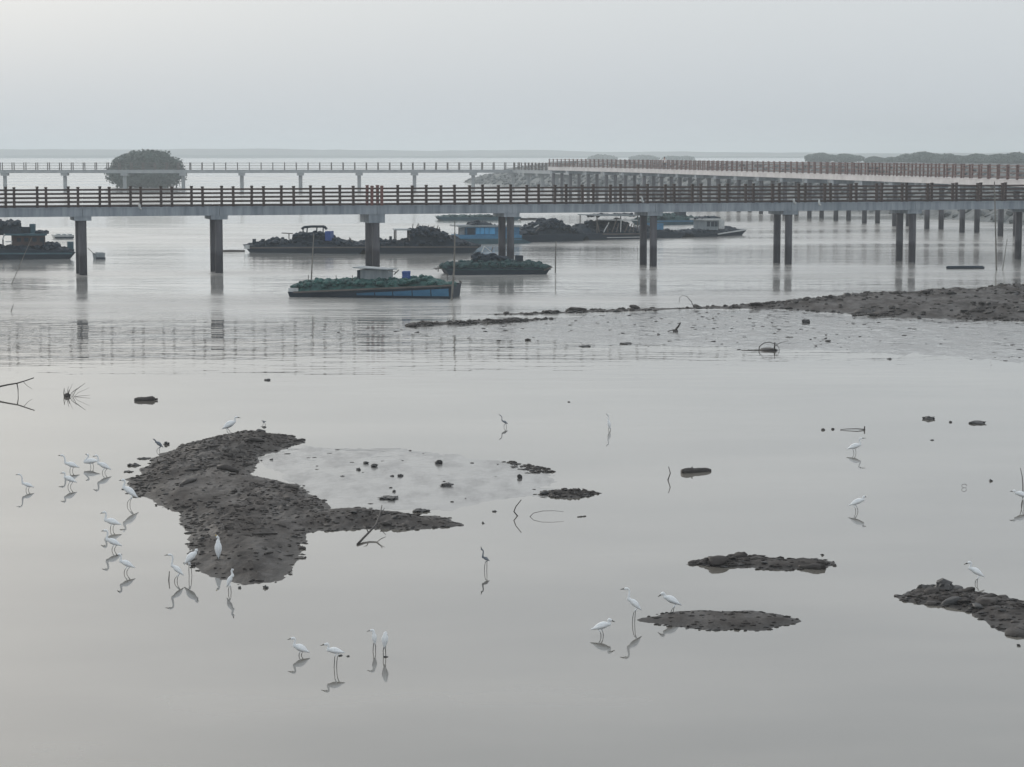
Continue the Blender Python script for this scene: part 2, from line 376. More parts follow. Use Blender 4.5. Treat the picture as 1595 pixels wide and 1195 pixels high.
# ------------------------------------------------------------------ mud banks
def px_poly(pts):
    return [(G(x, y).x, G(x, y).y) for x, y in pts]
BANKS = []
def bank(name, label, poly_px, dx, dy, H, edge, material, seed, amps=(0.05, 0.04, 0.02), ragged=0.25, xs=1.0, base=0.0, pool=0.0):
    poly = px_poly(poly_px)
    xs_ = [p[0] for p in poly]; ys_ = [p[1] for p in poly]
    x0, x1, y0, y1 = min(xs_) - 0.8, max(xs_) + 0.8, min(ys_) - 1.0, max(ys_) + 1.0
    nx, ny = int((x1 - x0) / dx) + 2, int((y1 - y0) / dy) + 2
    gx, gy = np.meshgrid(x0 + np.arange(nx) * dx, y0 + np.arange(ny) * dy)
    wx = gx + 0.12 * vnoise(gx * 3, gy * 1.2, seed + 5); wy = gy + 0.3 * vnoise(gx * 2.1, gy * 1.1, seed + 6)
    sd = sdist(wx, wy, poly) + ragged * fbm(gx * 1.3, gy * 0.7, seed, 4) + ragged * 0.55 * fbm(gx * 6.0, gy * 2.6, seed + 3, 3)
    ins = np.clip(sd / edge, 0, 1); ins = ins * ins * (3 - 2 * ins)
    h = np.where(sd > 0, base + H * ins, base + sd * 0.35)
    big = fbm(gx * 0.55, gy * 0.35, seed + 30, 3)
    mk = np.clip(fbm(gx * 0.6, gy * 0.3, seed + 80, 3) * 2.2 + 0.75, 0.45, 1.4)      # rough and slick stretches
    h = h + ins * (amps[0] * big + mk * amps[1] * fbm(gx * 2.3, gy * 1.6, seed + 40, 3))
    rid = 0.5 - np.abs(fbm(gx * 3.1, gy * 2.2, seed + 60, 4))
    h = h + np.clip(ins + 0.15, 0, 1) * mk * amps[2] * (rid * 2 + vnoise(gx * 11, gy * 8, seed + 70) * 1.3)
    if pool: h = h - pool * np.clip(fbm(gx * 0.8, gy * 0.25, seed + 90, 3), 0, 1) * ins
    keep = h > -0.06
    kq = keep[:-1, :-1] | keep[1:, :-1] | keep[:-1, 1:] | keep[1:, 1:]
    idx = np.arange(nx * ny).reshape(ny, nx)
    q = np.stack([idx[:-1, :-1][kq], idx[:-1, 1:][kq], idx[1:, 1:][kq], idx[1:, :-1][kq]], 1)
    used = np.unique(q); remap = np.zeros(nx * ny, np.int64); remap[used] = np.arange(len(used))
    h = np.maximum(h, -0.25)
    co = np.stack([gx.ravel()[used], gy.ravel()[used], h.ravel()[used]], 1)
    q = remap[q]
    me = bpy.data.meshes.new(name)
    me.vertices.add(len(co)); me.vertices.foreach_set('co', co.ravel())
    me.loops.add(q.size); me.loops.foreach_set('vertex_index', q.ravel())
    me.polygons.add(len(q)); me.polygons.foreach_set('loop_start', np.arange(len(q)) * 4); me.polygons.foreach_set('loop_total', np.full(len(q), 4))
    me.polygons.foreach_set('use_smooth', np.ones(len(q), bool))
    me.materials.append(material); me.update(calc_edges=True)
    o = link(name, me); tag(o, label, 'mud bank', kind='structure')
    o_rec = dict(o=o, mk=mk, poly=poly, gx0=x0, gy0=y0, dx=dx, dy=dy, h=h, sd=sd, nx=nx, ny=ny)
    BANKS.append(o_rec)
    return o_rec
def bank_h(b, x, y):
    i = int(round((x - b['gx0']) / b['dx'])); j = int(round((y - b['gy0']) / b['dy']))
    if 0 <= i < b['nx'] and 0 <= j < b['ny']: return float(b['h'][j, i]), float(b['sd'][j, i])
    return -1.0, -1.0

z8 = lambda x, y: (200 + x / 3.9825, 640 + y / 3.9825)
z12 = lambda x, y: (500 + x / 3.544, 640 + y / 3.544)
ISLAND = [z8(*p) for p in ((0, 430), (60, 380), (160, 300), (260, 240), (340, 210), (570, 155), (660, 130), (740, 125), (870, 140),
    (1000, 155), (1100, 185), (1040, 215), (930, 255), (830, 270), (790, 300), (780, 350), (830, 400), (960, 440), (1100, 490), (1190, 540), (1230, 585))]
ISLAND += [z12(*p) for p in ((60, 540), (150, 535), (300, 545), (480, 560), (640, 580), (775, 622), (770, 638), (600, 650), (420, 655), (250, 655), (0, 665))]
ISLAND += [z8(*p) for p in ((1190, 745), (1110, 770), (1100, 850), (1105, 900), (1030, 980), (1000, 1045), (900, 1070), (760, 1085),
    (680, 1060), (560, 1040), (460, 990), (420, 950), (370, 880), (340, 800), (345, 700), (310, 650), (250, 610), (130, 550), (40, 530))]
b_island = bank('mud_island', 'large dark mud island with clods and a narrow spit', ISLAND, 0.045, 0.07, 0.13, 0.9, M['mud'], 3, amps=(0.06, 0.05, 0.03), ragged=0.22)
WETFLAT = [(396, 716), (420, 700), (474, 693), (520, 699.5), (560, 698.5), (628, 698.5), (665, 704), (740, 713), (790, 717), (830, 725), (866, 737), (878, 748), (862, 760), (905, 768), (880, 775), (800, 777), (740, 790), (700, 797), (640, 796), (560, 798), (500, 792), (450, 760)]
b_wet = bank('wet_mud_flat', 'pale wet mud flat filling the bay of the dark island', WETFLAT, 0.06, 0.10, 0.008, 0.8, M['mud_wet'], 9, amps=(0.006, 0.005, 0.008), ragged=0.2, base=-0.001)
PATCH = [(838, 767), (866, 763.5), (900, 763.5), (922, 767), (937, 769.5), (915, 773), (890, 776), (860, 775.5), (838, 771)]
b_patch = bank('mud_patch', 'small dark mud patch at the tip of the pale wet flat', PATCH, 0.04, 0.06, 0.05, 0.5, M['mud'], 14, amps=(0.03, 0.03, 0.03), ragged=0.12)
RIM = [(775, 718), (805, 722), (835, 726), (862, 735), (872, 744), (850, 740), (825, 737), (806, 732), (790, 724)]
b_rim = bank('mud_rim', 'ragged dark rim along the outer edge of the pale wet flat', RIM, 0.04, 0.07, 0.018, 0.4, M['mud'], 61, amps=(0.02, 0.03, 0.03), ragged=0.45, base=-0.01)
BAR1 = [(1066, 878), (1085, 873), (1120, 867), (1160, 868), (1200, 868.5), (1240, 869), (1275, 871), (1300, 876), (1300, 882), (1282, 886), (1240, 887), (1228, 890), (1190, 886), (1150, 884), (1110, 881)]
b_bar1 = bank('mud_bar', 'long thin mud bar with a lump of driftwood at its end', BAR1, 0.035, 0.05, 0.05, 0.35, M['mud'], 21, amps=(0.03, 0.04, 0.03), ragged=0.12)
BAR2 = [(1003, 968), (1030, 957), (1060, 953.5), (1110, 952), (1160, 953), (1205, 956), (1235, 964), (1245, 968), (1225, 975), (1195, 981), (1130, 983.5), (1070, 980), (1030, 975)]
b_bar2 = bank('mud_bar', 'smooth oval mud bar beside the tall wading egret', BAR2, 0.035, 0.05, 0.04, 0.5, M['mud'], 27, amps=(0.015, 0.015, 0.015), ragged=0.14)
BAR3 = [(1395, 931), (1420, 922), (1440, 917), (1470, 912), (1500, 919), (1530, 923), (1560, 930), (1600, 937), (1720, 960), (1720, 1040), (1640, 1015), (1600, 997), (1565, 985), (1530, 966), (1490, 949), (1440, 941), (1410, 936)]
b_bar3 = bank('mud_bar', 'clod strewn mud bar with a big dark stone on its ridge', BAR3, 0.04, 0.05, 0.07, 0.45, M['mud'], 33, amps=(0.04, 0.04, 0.035), ragged=0.16)
RIDGE = [(760, 489.5), (900, 484), (1000, 480.5), (1100, 477.5), (1180, 474), (1240, 467), (1300, 462), (1380, 456), (1450, 453), (1530, 450), (1600, 449), (1800, 446), (1800, 512), (1600, 500), (1520, 499), (1430, 496), (1330, 491), (1260, 484), (1180, 481), (1080, 482), (1000, 484.5), (900, 487.5), (800, 491)]
b_ridge = bank('mud_ridge', 'broad dark mud ridge sloping up beside the tide channel', RIDGE, 0.12, 0.22, 0.30, 4.0, M['mud'], 41, amps=(0.16, 0.12, 0.08), ragged=0.5)
FLAT = [(480, 518), (560, 512), (640, 506), (700, 503), (780, 500), (830, 494), (900, 488), (1000, 484), (1100, 482), (1180, 480), (1260, 483), (1330, 490), (1430, 495), (1520, 498), (1800, 508), (1800, 580), (1595, 566), (1500, 562), (1400, 554), (1300, 549), (1190, 549), (1090, 543), (1000, 540), (900, 537), (820, 533), (720, 527), (640, 524), (560, 522)]
b_flat = bank('wet_mud_flat', 'wide pale wet mud flat below the dark mud ridge', FLAT, 0.10, 0.2, 0.008, 3.0, M['mud_wet'], 47, amps=(0.010, 0.010, 0.013), ragged=0.9, base=-0.003)
LIP = [(625, 508), (680, 503.5), (740, 501.5), (800, 499.5), (850, 496), (865, 497), (800, 502), (740, 504.5), (690, 506.5), (640, 509)]
b_lip = bank('mud_lip', 'broken dark lip of mud along the channel edge', LIP, 0.08, 0.12, 0.05, 0.5, M['mud'], 53, amps=(0.05, 0.06, 0.05), ragged=0.5)

# clods: the larger ones single pieces of their bank, the crumbs one mass
rnd = random.Random(7)
CLOD = []
for k in range(7):
    cm = MB().blob((0, 0, 0), (1, 0.75, 0.5), rnd, 0.45, 2, rz=0); CLOD.append(cm.mesh('mud_clod', M['stone'] if k < 1 else M['mud'], True))
def sprinkle(b, n_big, n_small, big=(0.05, 0.12), small=(0.012, 0.04), edge_bias=0.4, flat_=0.6, streak=1.0):
    xs_ = [p[0] for p in b['poly']]; ys_ = [p[1] for p in b['poly']]
    def pick():
        for _ in range(400):
            x, y = rnd.uniform(min(xs_), max(xs_)), rnd.uniform(min(ys_), max(ys_))
            h, sd = bank_h(b, x, y)
            if sd > 0 and rnd.random() > float(b['mk'][min(max(int((y - b['gy0']) / b['dy']), 0), b['ny'] - 1), min(max(int((x - b['gx0']) / b['dx']), 0), b['nx'] - 1)]) ** 2: continue
            if sd > (-0.04 if rnd.random() < edge_bias else 0.1) and sd < (0.35 if rnd.random() < edge_bias else 99): return x, y, max(h, 0)
        return None
    for _ in range(n_big):
        p = pick()
        if not p: continue
        s = rnd.uniform(*big) * (1.0 if rnd.random() < 0.75 else 1.5)
        c = link('mud_clod', rnd.choice(CLOD), b['o'], (p[0], p[1], p[2] + s * 0.1))
        c.scale = (s * rnd.uniform(0.9, 1.7), s * rnd.uniform(0.9, 2.0), s * rnd.uniform(0.5, 1.0) * flat_ / 0.6)
        c.rotation_euler = (rnd.uniform(-0.3, 0.3), rnd.uniform(-0.3, 0.3), rnd.uniform(0, 6.28))
    m_ = MB()
    for _ in range(n_small):
        p = pick()
        if not p: continue
        s = rnd.uniform(*small)
        m_.blob((p[0], p[1], p[2] + s * 0.2), (s * rnd.uniform(1, 2.2) * streak, s * rnd.uniform(1, 2.2), s * rnd.uniform(0.5, 1.1)), rnd, 0.45, 1, mi=0 if rnd.random() < 0.85 else 1, rz=None if streak == 1 else rnd.uniform(-.15, .15))
    if m_.v: tag(m_.build('mud_crumbs', [M['mud'], M['stone']], b['o'], True), kind='stuff')
sprinkle(b_island, 90, 2400, big=(0.03, 0.08), small=(0.007, 0.024), streak=1.6)
sprinkle(b_wet, 3, 26, big=(0.02, 0.04), small=(0.006, 0.016), edge_bias=0.15, streak=2.5)
sprinkle(b_rim, 8, 110, big=(0.02, 0.05), small=(0.008, 0.03), edge_bias=0.3, streak=2.0)
sprinkle(b_patch, 14, 120, big=(0.03, 0.07))
sprinkle(b_bar1, 24, 320, big=(0.03, 0.085), small=(0.008, 0.026), streak=1.6)
sprinkle(b_bar2, 10, 110, big=(0.02, 0.04), small=(0.006, 0.018), edge_bias=0.6, streak=2.0)
sprinkle(b_bar3, 40, 600, big=(0.035, 0.11), small=(0.008, 0.03), streak=1.6)
sprinkle(b_ridge, 110, 1100, big=(0.10, 0.22), small=(0.03, 0.09), edge_bias=0.6)
sprinkle(b_flat, 10, 260, big=(0.04, 0.08), small=(0.008, 0.022), edge_bias=0.1, streak=3.0)
sprinkle(b_lip, 30, 300, big=(0.06, 0.14), small=(0.02, 0.07))

# ------------------------------------------------------------------ far shore
def ridge_mesh(name, label, x0, x1, y, depth, hfun, seed):
    n = 260; v = []; f = []
    for i in range(n + 1):
        x = x0 + (x1 - x0) * i / n; h = hfun(x, i)
        for dd, hz in ((0, -0.5), (0, h * 0.30), (depth * 0.12, h * 0.8), (depth * 0.4, h), (depth, h * 0.8), (depth * 1.05, -0.5)):
            v.append((x, y + dd + 18 * math.sin(x * 0.004 + seed), hz))
    for i in range(n):
        for j in range(5):
            a = i * 6 + j; f.append((a, a + 6, a + 7, a + 1))
    m_ = MB(); m_.v = v; m_.f = f; m_.m = [0] * len(f)
    return tag(m_.build(name, M['hill']), label, 'hills', kind='structure')
def far_h(x, i):
    px = 797 + x * 3500 / 2750
    a = np.interp(px, [-1500, 0, 120, 260, 420, 560, 700, 800, 900, 1080, 1200, 3000], [9, 11.0, 11.5, 10.5, 11.5, 9.5, 9.5, 9.0, 8.6, 7.5, 6.5, 6.0])
    return float(a) + 1.8 * mnoise.noise(Vector((x * 0.012, 1.3, 0))) + 0.8 * mnoise.noise(Vector((x * 0.08, 7.3, 0)))
ridge_mesh('far_shore', 'low wooded far shore fading into haze', -2600, 2600, 2750, 300, far_h, 0.5)

# ------------------------------------------------------------------ rock embankment and land behind it
EMB_PX = [(722, 284.6), (760, 287), (810, 290.5), (870, 294), (960, 304), (1060, 315), (1180, 322), (1300, 328), (1420, 335.5), (1595, 350), (1800, 372), (2050, 400)]
EMB = [G(x, y) for x, y in EMB_PX]
EH = [0.8, 3.5, 5.2, 5.5, 5.6, 5.7, 5.75, 5.8, 5.8, 5.8, 5.8, 5.8]
v = []; f = []; rnd = random.Random(11)
def poly_at(pts, s):
    for i in range(len(pts) - 1):
        L_ = (pts[i + 1] - pts[i]).length
        if s <= L_ or i == len(pts) - 2: return pts[i].lerp(pts[i + 1], s / L_), (pts[i + 1] - pts[i]).normalized(), i + s / L_
        s -= L_
embL = sum((EMB[i + 1] - EMB[i]).length for i in range(len(EMB) - 1))
NS = 220
prof = [(-2.0, -0.5), (0, 0.02), (0.13, 0.14), (0.27, 0.27), (0.4, 0.4), (0.53, 0.53), (0.67, 0.66), (0.8, 0.80), (0.93, 0.93), (1.05, 1.0), (1.9, 1.0), (2.6, 0.55), (3.3, 0.45)]
def emb_point(s, a, hfrac, jit=0.0):
    p, t, k = poly_at(EMB, s); nrm = Vector((-t.y, t.x, 0))
    if nrm.x < 0: nrm = -nrm
    h = np.interp(k, range(len(EH)), EH); wd = 1.25 * h
    off = a if a < 0 else a * wd
    return p + nrm * off + Vector((0, 0, (hfrac * h if a >= 0 else hfrac)))
for i in range(NS + 1):
    s = embL * i / NS
    for a, hf in prof:
        q = emb_point(s, a, hf); 
        j = 0.22 if 0 < a < 2 else 0.05
        v.append((q.x + rnd.uniform(-j, j), q.y + rnd.uniform(-j, j), q.z + rnd.uniform(-j, j) * 0.6))
K = len(prof)
for i in range(NS):
    for j in range(K - 1):
        a = i * K + j; f.append((a, a + K, a + K + 1, a + 1))
m_ = MB(); m_.v = v; m_.f = f; m_.m = [0] * len(f)
emb = tag(m_.build('embankment', M['boulder']), 'grey rock embankment running behind the red railed walkway', 'embankment', kind='structure')
BOUL = [MB().blob((0, 0, 0), (1, 0.8, 0.62), rnd, 0.4, 1, rz=0).mesh('boulder', M['boulder']) for _ in range(6)]
mass = MB(); cnt = 0
spots = []
for i in range(1500):
    s = embL * (0.02 + 0.93 * rnd.random() ** 0.75); a = rnd.uniform(0.0, 0.93)
    spots.append((s, a))
spots.sort(key=lambda q: -q[0])
for s, a in spots:
    p = emb_point(s, a, a + rnd.uniform(-0.01, 0.03)); sz = rnd.uniform(0.3, 0.7) * (1.15 - 0.4 * a)
    if cnt < 290 and p.x / p.y * 3505 + 797 < 1640:
        c = link('boulder', rnd.choice(BOUL), emb, p); c.scale = (sz * rnd.uniform(0.9, 1.4), sz, sz * rnd.uniform(0.8, 1.1))
        c.rotation_euler = (rnd.uniform(-0.6, 0.6), rnd.uniform(-0.6, 0.6), rnd.uniform(0, 6.28)); cnt += 1
    else:
        mass.blob(p, (sz * 1.2, sz, sz * 0.8), rnd, 0.4, 1)
tag(mass.build('boulder_mass', M['boulder'], emb), kind='stuff')
land = [emb_point(embL * i / 30, 3.25, 0.44) for i in range(31)]
m_ = MB(); o0 = 0
for p in land: m_.v += [(p.x, p.y, p.z), (p.x + 330, p.y + 1150, 2.6)]
for i in range(30): m_.f.append((i * 2, i * 2 + 1, i * 2 + 3, i * 2 + 2)); m_.m.append(0)
tag(m_.build('shore_land', M['hill']), 'flat green land behind the rock embankment', 'land', kind='structure')

# ------------------------------------------------------------------ mangroves
def crown_mesh(lobes, n, leaf, rnd, hollow=0.55):
    """leaf clumps through the lobes' volume; each clump a few crossed leaf-sized faces"""
    m_ = MB(); wts = [a[3] * a[4] * a[5] for a in lobes]
    for _ in range(n):
        cx, cy, cz, rx, ry, rz = rnd.choices(lobes, wts)[0]
        d = Vector((rnd.gauss(0, 1), rnd.gauss(0, 1), rnd.gauss(0, 1))).normalized()
        r = hollow + (1 - hollow) * rnd.random() ** 0.6
        r *= 1 + 0.26 * mnoise.noise(d * 4.2 + Vector((cx, cy, cz)))
        p = Vector((cx + d.x * rx * r, cy + d.y * ry * r, cz + d.z * rz * r))
        if p.z < 0.1: continue
        nrm = (d + Vector((rnd.gauss(0, .6), rnd.gauss(0, .6), rnd.gauss(0.3, .5)))).normalized()
        u = nrm.orthogonal().normalized(); u = Matrix.Rotation(rnd.uniform(0, 6.28), 3, nrm) @ u; w_ = nrm.cross(u)
        a = leaf * rnd.uniform(0.6, 1.3); b = a * rnd.uniform(0.45, 0.8); o = len(m_.v)
        m_.v += [tuple(p - u * a), tuple(p + w_ * b + nrm * 0.15 * a), tuple(p + u * a), tuple(p - w_ * b + nrm * 0.15 * a)]
        m_.f.append((o, o + 1, o + 2, o + 3)); m_.m.append(0)
    return m_
def mangrove(name, label, base, lobes, n, leaf, trunks, seed, group=None):
    rnd = random.Random(seed); t = thing(name, label, 'tree', base, group)
    bx, by, bz = base
    c = crown_mesh([(bx + a[0], by + a[1], bz + a[2], a[3], a[4], a[5]) for a in lobes], n, leaf, rnd)
    # solid inner twigs so that the heart of the crown is not see-through
    for a in lobes:
        c.blob((bx + a[0], by + a[1], bz + a[2]), (a[3] * 0.62, a[4] * 0.62, a[5] * 0.62), rnd, 0.3, 2)
    c.build('crown', M['leaf'], t)
    tr = MB()
    for (x, y, h, r) in trunks:
        k = rnd.uniform(-0.8, 0.8)
        tr.tube([(bx + x, by + y, bz - 0.5), (bx + x + 0.2 * k, by + y, bz + h * 0.4), (bx + x + k, by + y + 0.3 * k, bz + h)], [r, r * 0.8, r * 0.4], 7)
        for q in range(4):
            an = rnd.uniform(0, 6.28); rr = rnd.uniform(0.5, 1.3)
            tr.tube([(bx + x, by + y, bz + h * 0.3), (bx + x + rr * 0.6 * math.cos(an), by + y + rr * 0.6 * math.sin(an), bz + h * 0.28), (bx + x + rr * math.cos(an), by + y + rr * math.sin(an), bz - 0.5)], [r * 0.5, r * 0.4, r * 0.3], 5)
            tr.tube([(bx + x, by + y, bz + h * 0.5), (bx + x + 2 * math.cos(an), by + y + 2 * math.sin(an), bz + h)], [r * 0.5, r * 0.2], 5)
    tr.build('trunk', M['bark'], t)
    return t
pb = G(226, 292.5); s_ = S(292.5)
def lob(x, y, rx, rz, ry=None, dy=0): return ((x - 226) / s_, dy, (292.5 - y) / s_, rx / s_, (ry or rx) / s_, rz / s_)
mangrove('mangrove_tree', 'lone rounded mangrove standing in open water behind the far walkway', pb,
    [lob(226, 268, 52, 30), lob(196, 273, 32, 20), lob(258, 270, 32, 22, dy=1), lob(226, 250, 38, 16), lob(240, 248, 32, 14, dy=-1), lob(205, 256, 28, 16, dy=-1.5),
     lob(178, 268, 15, 9), lob(186, 256, 13, 9), lob(272, 255, 15, 11), lob(276, 268, 14, 9), lob(250, 241, 16, 7), lob(212, 242, 16, 7), lob(230, 240, 12, 6), lob(200, 282, 22, 10), lob(228, 283, 28, 10), lob(186, 280, 12, 6, dy=-2)],
    15000, 0.30, [(-2, 0, 4, 0.3), (1.5, 0.5, 4, 0.3), (4.6, -0.3, 3.5, 0.22), (6.4, 0.2, 3, 0.16), (-4.5, 0.4, 3, 0.2)], 5)
rnd = random.Random(19)
TREES = [  # px centre, px top row, px half width, distance, label
    (1278, 238.2, 21, 470, 'flat topped hazy mangrove at the open end of the bank trees'),
    (1322, 239.5, 22, 460, 'low hazy mangrove with a double rounded crown on the bank'),
    (1364, 244, 16, 430, 'smallest bushy mangrove just clearing the red railing'),
    (1388, 245, 12, 425, 'narrow bushy mangrove just clearing the red railing'),
    (1412, 240.5, 20, 410, 'sloping crowned mangrove leaning against the tallest bank tree'),
    (1440, 236.6, 28, 400, 'tallest broad mangrove on the bank above the red railing'),
    (1478, 240, 22, 395, 'rounded mangrove beside the tallest bank tree'),
    (1516, 239.5, 24, 390, 'domed mangrove in the close row above the red railing'),
    (1556, 240, 22, 385, 'even crowned mangrove behind the tall thin pole'),
    (1590, 237.5, 24, 380, 'high domed mangrove past the tall thin pole'),
    (1640, 237.5, 30, 375, 'broad mangrove at the end of the close row'),
    (1700, 238, 34, 370, 'spreading mangrove past the end of the close row'),
]
for i, (px, py, hw, D, lb) in enumerate(TREES):
    D *= 2.0
    top = AT(px, py, D).z; x = AT(px, py, D).x; sc_ = D / F
    r = hw * sc_; base = (x, D, 2.6); H_ = top - 2.6
    mangrove('mangrove_tree', lb, base, [(rnd.uniform(-.2, .2) * r, 0, H_ * 0.5, r * .8, r, H_ * 0.40), (-r * 0.6, 0.3, H_ * 0.45, r * 0.55, r * 0.7, H_ * rnd.uniform(.30, .44)), (r * 0.6, -0.3, H_ * 0.5, r * 0.5, r * 0.7, H_ * rnd.uniform(.26, .42)), (rnd.uniform(-.4, .4) * r, 0, H_ * 0.72, r * 0.6, r * 0.6, H_ * 0.28)],
        5200, 0.42, [(0, 0, H_ * 0.6, 0.18)], 40 + i, 'mangroves on the embankment land')
for i, (px, py, hw, lb) in enumerate(((938, 241.5, 20, 'faint mangrove clump beyond the far end of the red walkway'), (1003, 242, 20, 'faint mangrove clump behind the standing walker'), (1047, 243.5, 14, 'faint small mangrove clump past the standing walker'), (1068, 244, 12, 'faintest low mangrove clump before the bare bank'))):
    D = 1500; top = AT(px, py, D); sc_ = D / F; r = hw * sc_; H_ = top.z - 0.2
    mangrove('mangrove_tree', lb, (top.x, D, 0.2), [(0, 0, H_ * .55, r, r, H_ * .45), (-r * .6, 0, H_ * .5, r * .6, r * .6, H_ * .35), (r * .6, 0, H_ * .5, r * .6, r * .6, H_ * .4)], 2500, 0.8, [(0, 0, H_ * 0.5, 0.25)], 70 + i, 'far faint mangroves')

# ------------------------------------------------------------------ footbridges
class Line:
    def __init__(self, pts):
        self.p = [Vector((a, b, 0)) for a, b in pts]
        self.s = [0.0]
        for i in range(len(self.p) - 1): self.s.append(self.s[-1] + (self.p[i + 1] - self.p[i]).length)
        self.L = self.s[-1]
    def at(self, s):
        s = min(max(s, 0), self.L)
        for i in range(len(self.p) - 1):
            if s <= self.s[i + 1] or i == len(self.p) - 2:
                return self.p[i].lerp(self.p[i + 1], (s - self.s[i]) / (self.s[i + 1] - self.s[i]))
    def tan(self, s, e=1.5):
        return (self.at(s + e) - self.at(s - e)).normalized()
    def off(self, s, o):      # o > 0 : to the far side (left-hand normal)
        t = self.tan(s); return self.at(s) + Vector((-t.y, t.x, 0)) * o
    def s_at_px(self, x):
        best = min(np.linspace(0, self.L, 3000), key=lambda s: abs(self.at(s).x / self.at(s).y * 3505 + 797.5 - x))
        return float(best)
def footbridge(name, label, line, zt, th, W, piers, posts, ph, pw, rails, rail_r, mats, colr, colsep, cap, extra_posts=(), over=0.10, twin=True, big_caps=()):
    mdeck, mcol, mcap, mpost, mrail = mats
    prn = random.Random(int(zt * 100))
    root = thing(name, label, 'bridge', (line.at(line.L / 2).x, line.at(line.L / 2).y, 0))
    joints = [0.0] + [s for s in piers if 0.5 < s < line.L - 0.5] + [line.L]
    for a, b in zip(joints[:-1], joints[1:]):        # one slab with edge beams per span
        n = max(2, int((b - a) / 3) + 1); m_ = MB(); a2, b2 = a + 0.012, b - 0.012
        sec = [(-W / 2, zt), (W / 2, zt), (W / 2, zt - th), (W / 2 - 0.3, zt - th), (W / 2 - 0.3, zt - th * 0.5), (-W / 2 + 0.3, zt - th * 0.5), (-W / 2 + 0.3, zt - th), (-W / 2, zt - th)]
        for i in range(n + 1):
            s = a2 + (b2 - a2) * i / n
            for o_, z in sec:
                q = line.off(s, o_); m_.v.append((q.x, q.y, z))
        k = len(sec)
        for i in range(n):
            for j in range(k): m_.f.append((i * k + j, i * k + (j + 1) % k, (i + 1) * k + (j + 1) % k, (i + 1) * k + j)); m_.m.append(0)
        m_.f.append(tuple(range(k))[::-1]); m_.m.append(0); m_.f.append(tuple(n * k + j for j in range(k))); m_.m.append(0)
        sl = m_.build('deck_slab', mdeck, root)
        for sgn in (-1, 1):                            # kerb lip under each railing
            kb = MB()
            for i in range(n):
                s0 = a2 + (b2 - a2) * i / n; s1 = a2 + (b2 - a2) * (i + 1) / n
                p0, p1 = line.off(s0, sgn * (W / 2 - 0.10)), line.off(s1, sgn * (W / 2 - 0.10))
                q0, q1 = line.off(s0, sgn * (W / 2 + 0.03)), line.off(s1, sgn * (W / 2 + 0.03))
                kb.quadbox([(p0.x, p0.y, zt + .002), (p1.x, p1.y, zt + .002), (q1.x, q1.y, zt + .002), (q0.x, q0.y, zt + .002), (p0.x, p0.y, zt + .06), (p1.x, p1.y, zt + .06), (q1.x, q1.y, zt + .06), (q0.x, q0.y, zt + .06)])
            kb.build('kerb', mdeck, sl)
    for s in piers:
        t = line.tan(s); rz = math.atan2(t.y, t.x); c = line.at(s)
        ch = cap[2] * (2.2 if s in big_caps else 1.0)
        pr = MB().box((c.x, c.y, zt - th - ch / 2 + 0.001), (cap[0], cap[1], ch), rz=rz).build('pier_cap', mcap, root)
        for o_ in ((-colsep / 2, colsep / 2) if twin else (0,)):
            q = line.off(s, o_)
            MB().tube([(q.x, q.y, -0.8), (q.x, q.y, zt - th - ch + 0.02)], colr, 14).build('column', mcol, pr, False)
    pm = MB().box((0, 0, ph / 2), (pw, pw, ph)).box((0, 0, ph - 0.035), (pw * 1.25, pw * 1.25, 0.05)).mesh('post', mpost)
    pm2 = MB().box((0, 0, ph / 2), (pw * 1.1, pw * 1.1, ph)).box((0, 0, ph - 0.035), (pw * 1.35, pw * 1.35, 0.05)).mesh('post', M['post_red'])
    for side, plist in zip((-1, 1), posts):
        rl = bpy.data.objects.new('railing', None); COL.objects.link(rl); rl.parent = root; rl.empty_display_size = 0.1
        rl.matrix_parent_inverse = Matrix.Translation(root.location).inverted()
        o_ = side * (W / 2 - over)
        def addpost(s, me):
            q = line.off(s, o_); t = line.tan(s)
            p = link('post', me, rl); p.location = (q.x, q.y, zt + 0.003); p.rotation_euler = (prn.gauss(0, .010), prn.gauss(0, .010), math.atan2(t.y, t.x))
            p.matrix_parent_inverse = Matrix()
        for s in plist: addpost(s, pm)
        for s in (extra_posts[0] if side < 0 else extra_posts[1]) if extra_posts else (): addpost(s, pm2)
        for a, b in zip(joints[:-1], joints[1:]):
            n = max(1, int((b - a) / 3))
            for z in rails:
                pts = []
                for i in range(n + 1):
                    q = line.off(a + 0.01 + (b - a - 0.02) * i / n, o_); pts.append((q.x, q.y, zt + z))
                r_ = MB().tube(pts, rail_r, 6).build('rail', mrail, rl); r_.matrix_parent_inverse = Matrix()
    return root
# railing empties sit at the world origin of their bridge so children use world coordinates
# -- near bridge
P0, P1 = Vector((-25.7, 133.0)), Vector((26.0, 148.5)); dr = (P1 - P0).normalized()
A_ = P0 - dr * 16; B_ = P1 + dr * 18
ln1 = Line([tuple(A_), tuple(B_)])
pier_px = [-90, 126, 337, 580, 788, 1010, 1219, 1411, 1597, 1775]
piers1 = [ln1.s_at_px(x) for x in pier_px]
W1 = 2.6
def phased(line, px, o_, spacing, side):
    # arc length whose offset point is seen at px
    s0 = min(np.linspace(0, line.L, 4000), key=lambda s: abs(line.off(s, o_).x / line.off(s, o_).y * 3505 + 797.5 - px))
    k0 = math.ceil((0.2 - s0) / spacing); out = []
    s = s0 + k0 * spacing
    while s < line.L - 0.2: out.append(float(s)); s += spacing
    return out
front1 = phased(ln1, 687, -1.2, 1.83, -1); back1 = phased(ln1, 664, 1.2, 1.83, 1)
sx_ = ln1.s_at_px(580)
ex = ([sx_ - 0.30, sx_ + 0.32], [sx_ - 0.05, sx_ + 0.62])
front1 = [s for s in front1 if min(abs(s - q) for q in ex[0]) > 0.3]; back1 = [s for s in back1 if min(abs(s - q) for q in ex[1]) > 0.3]
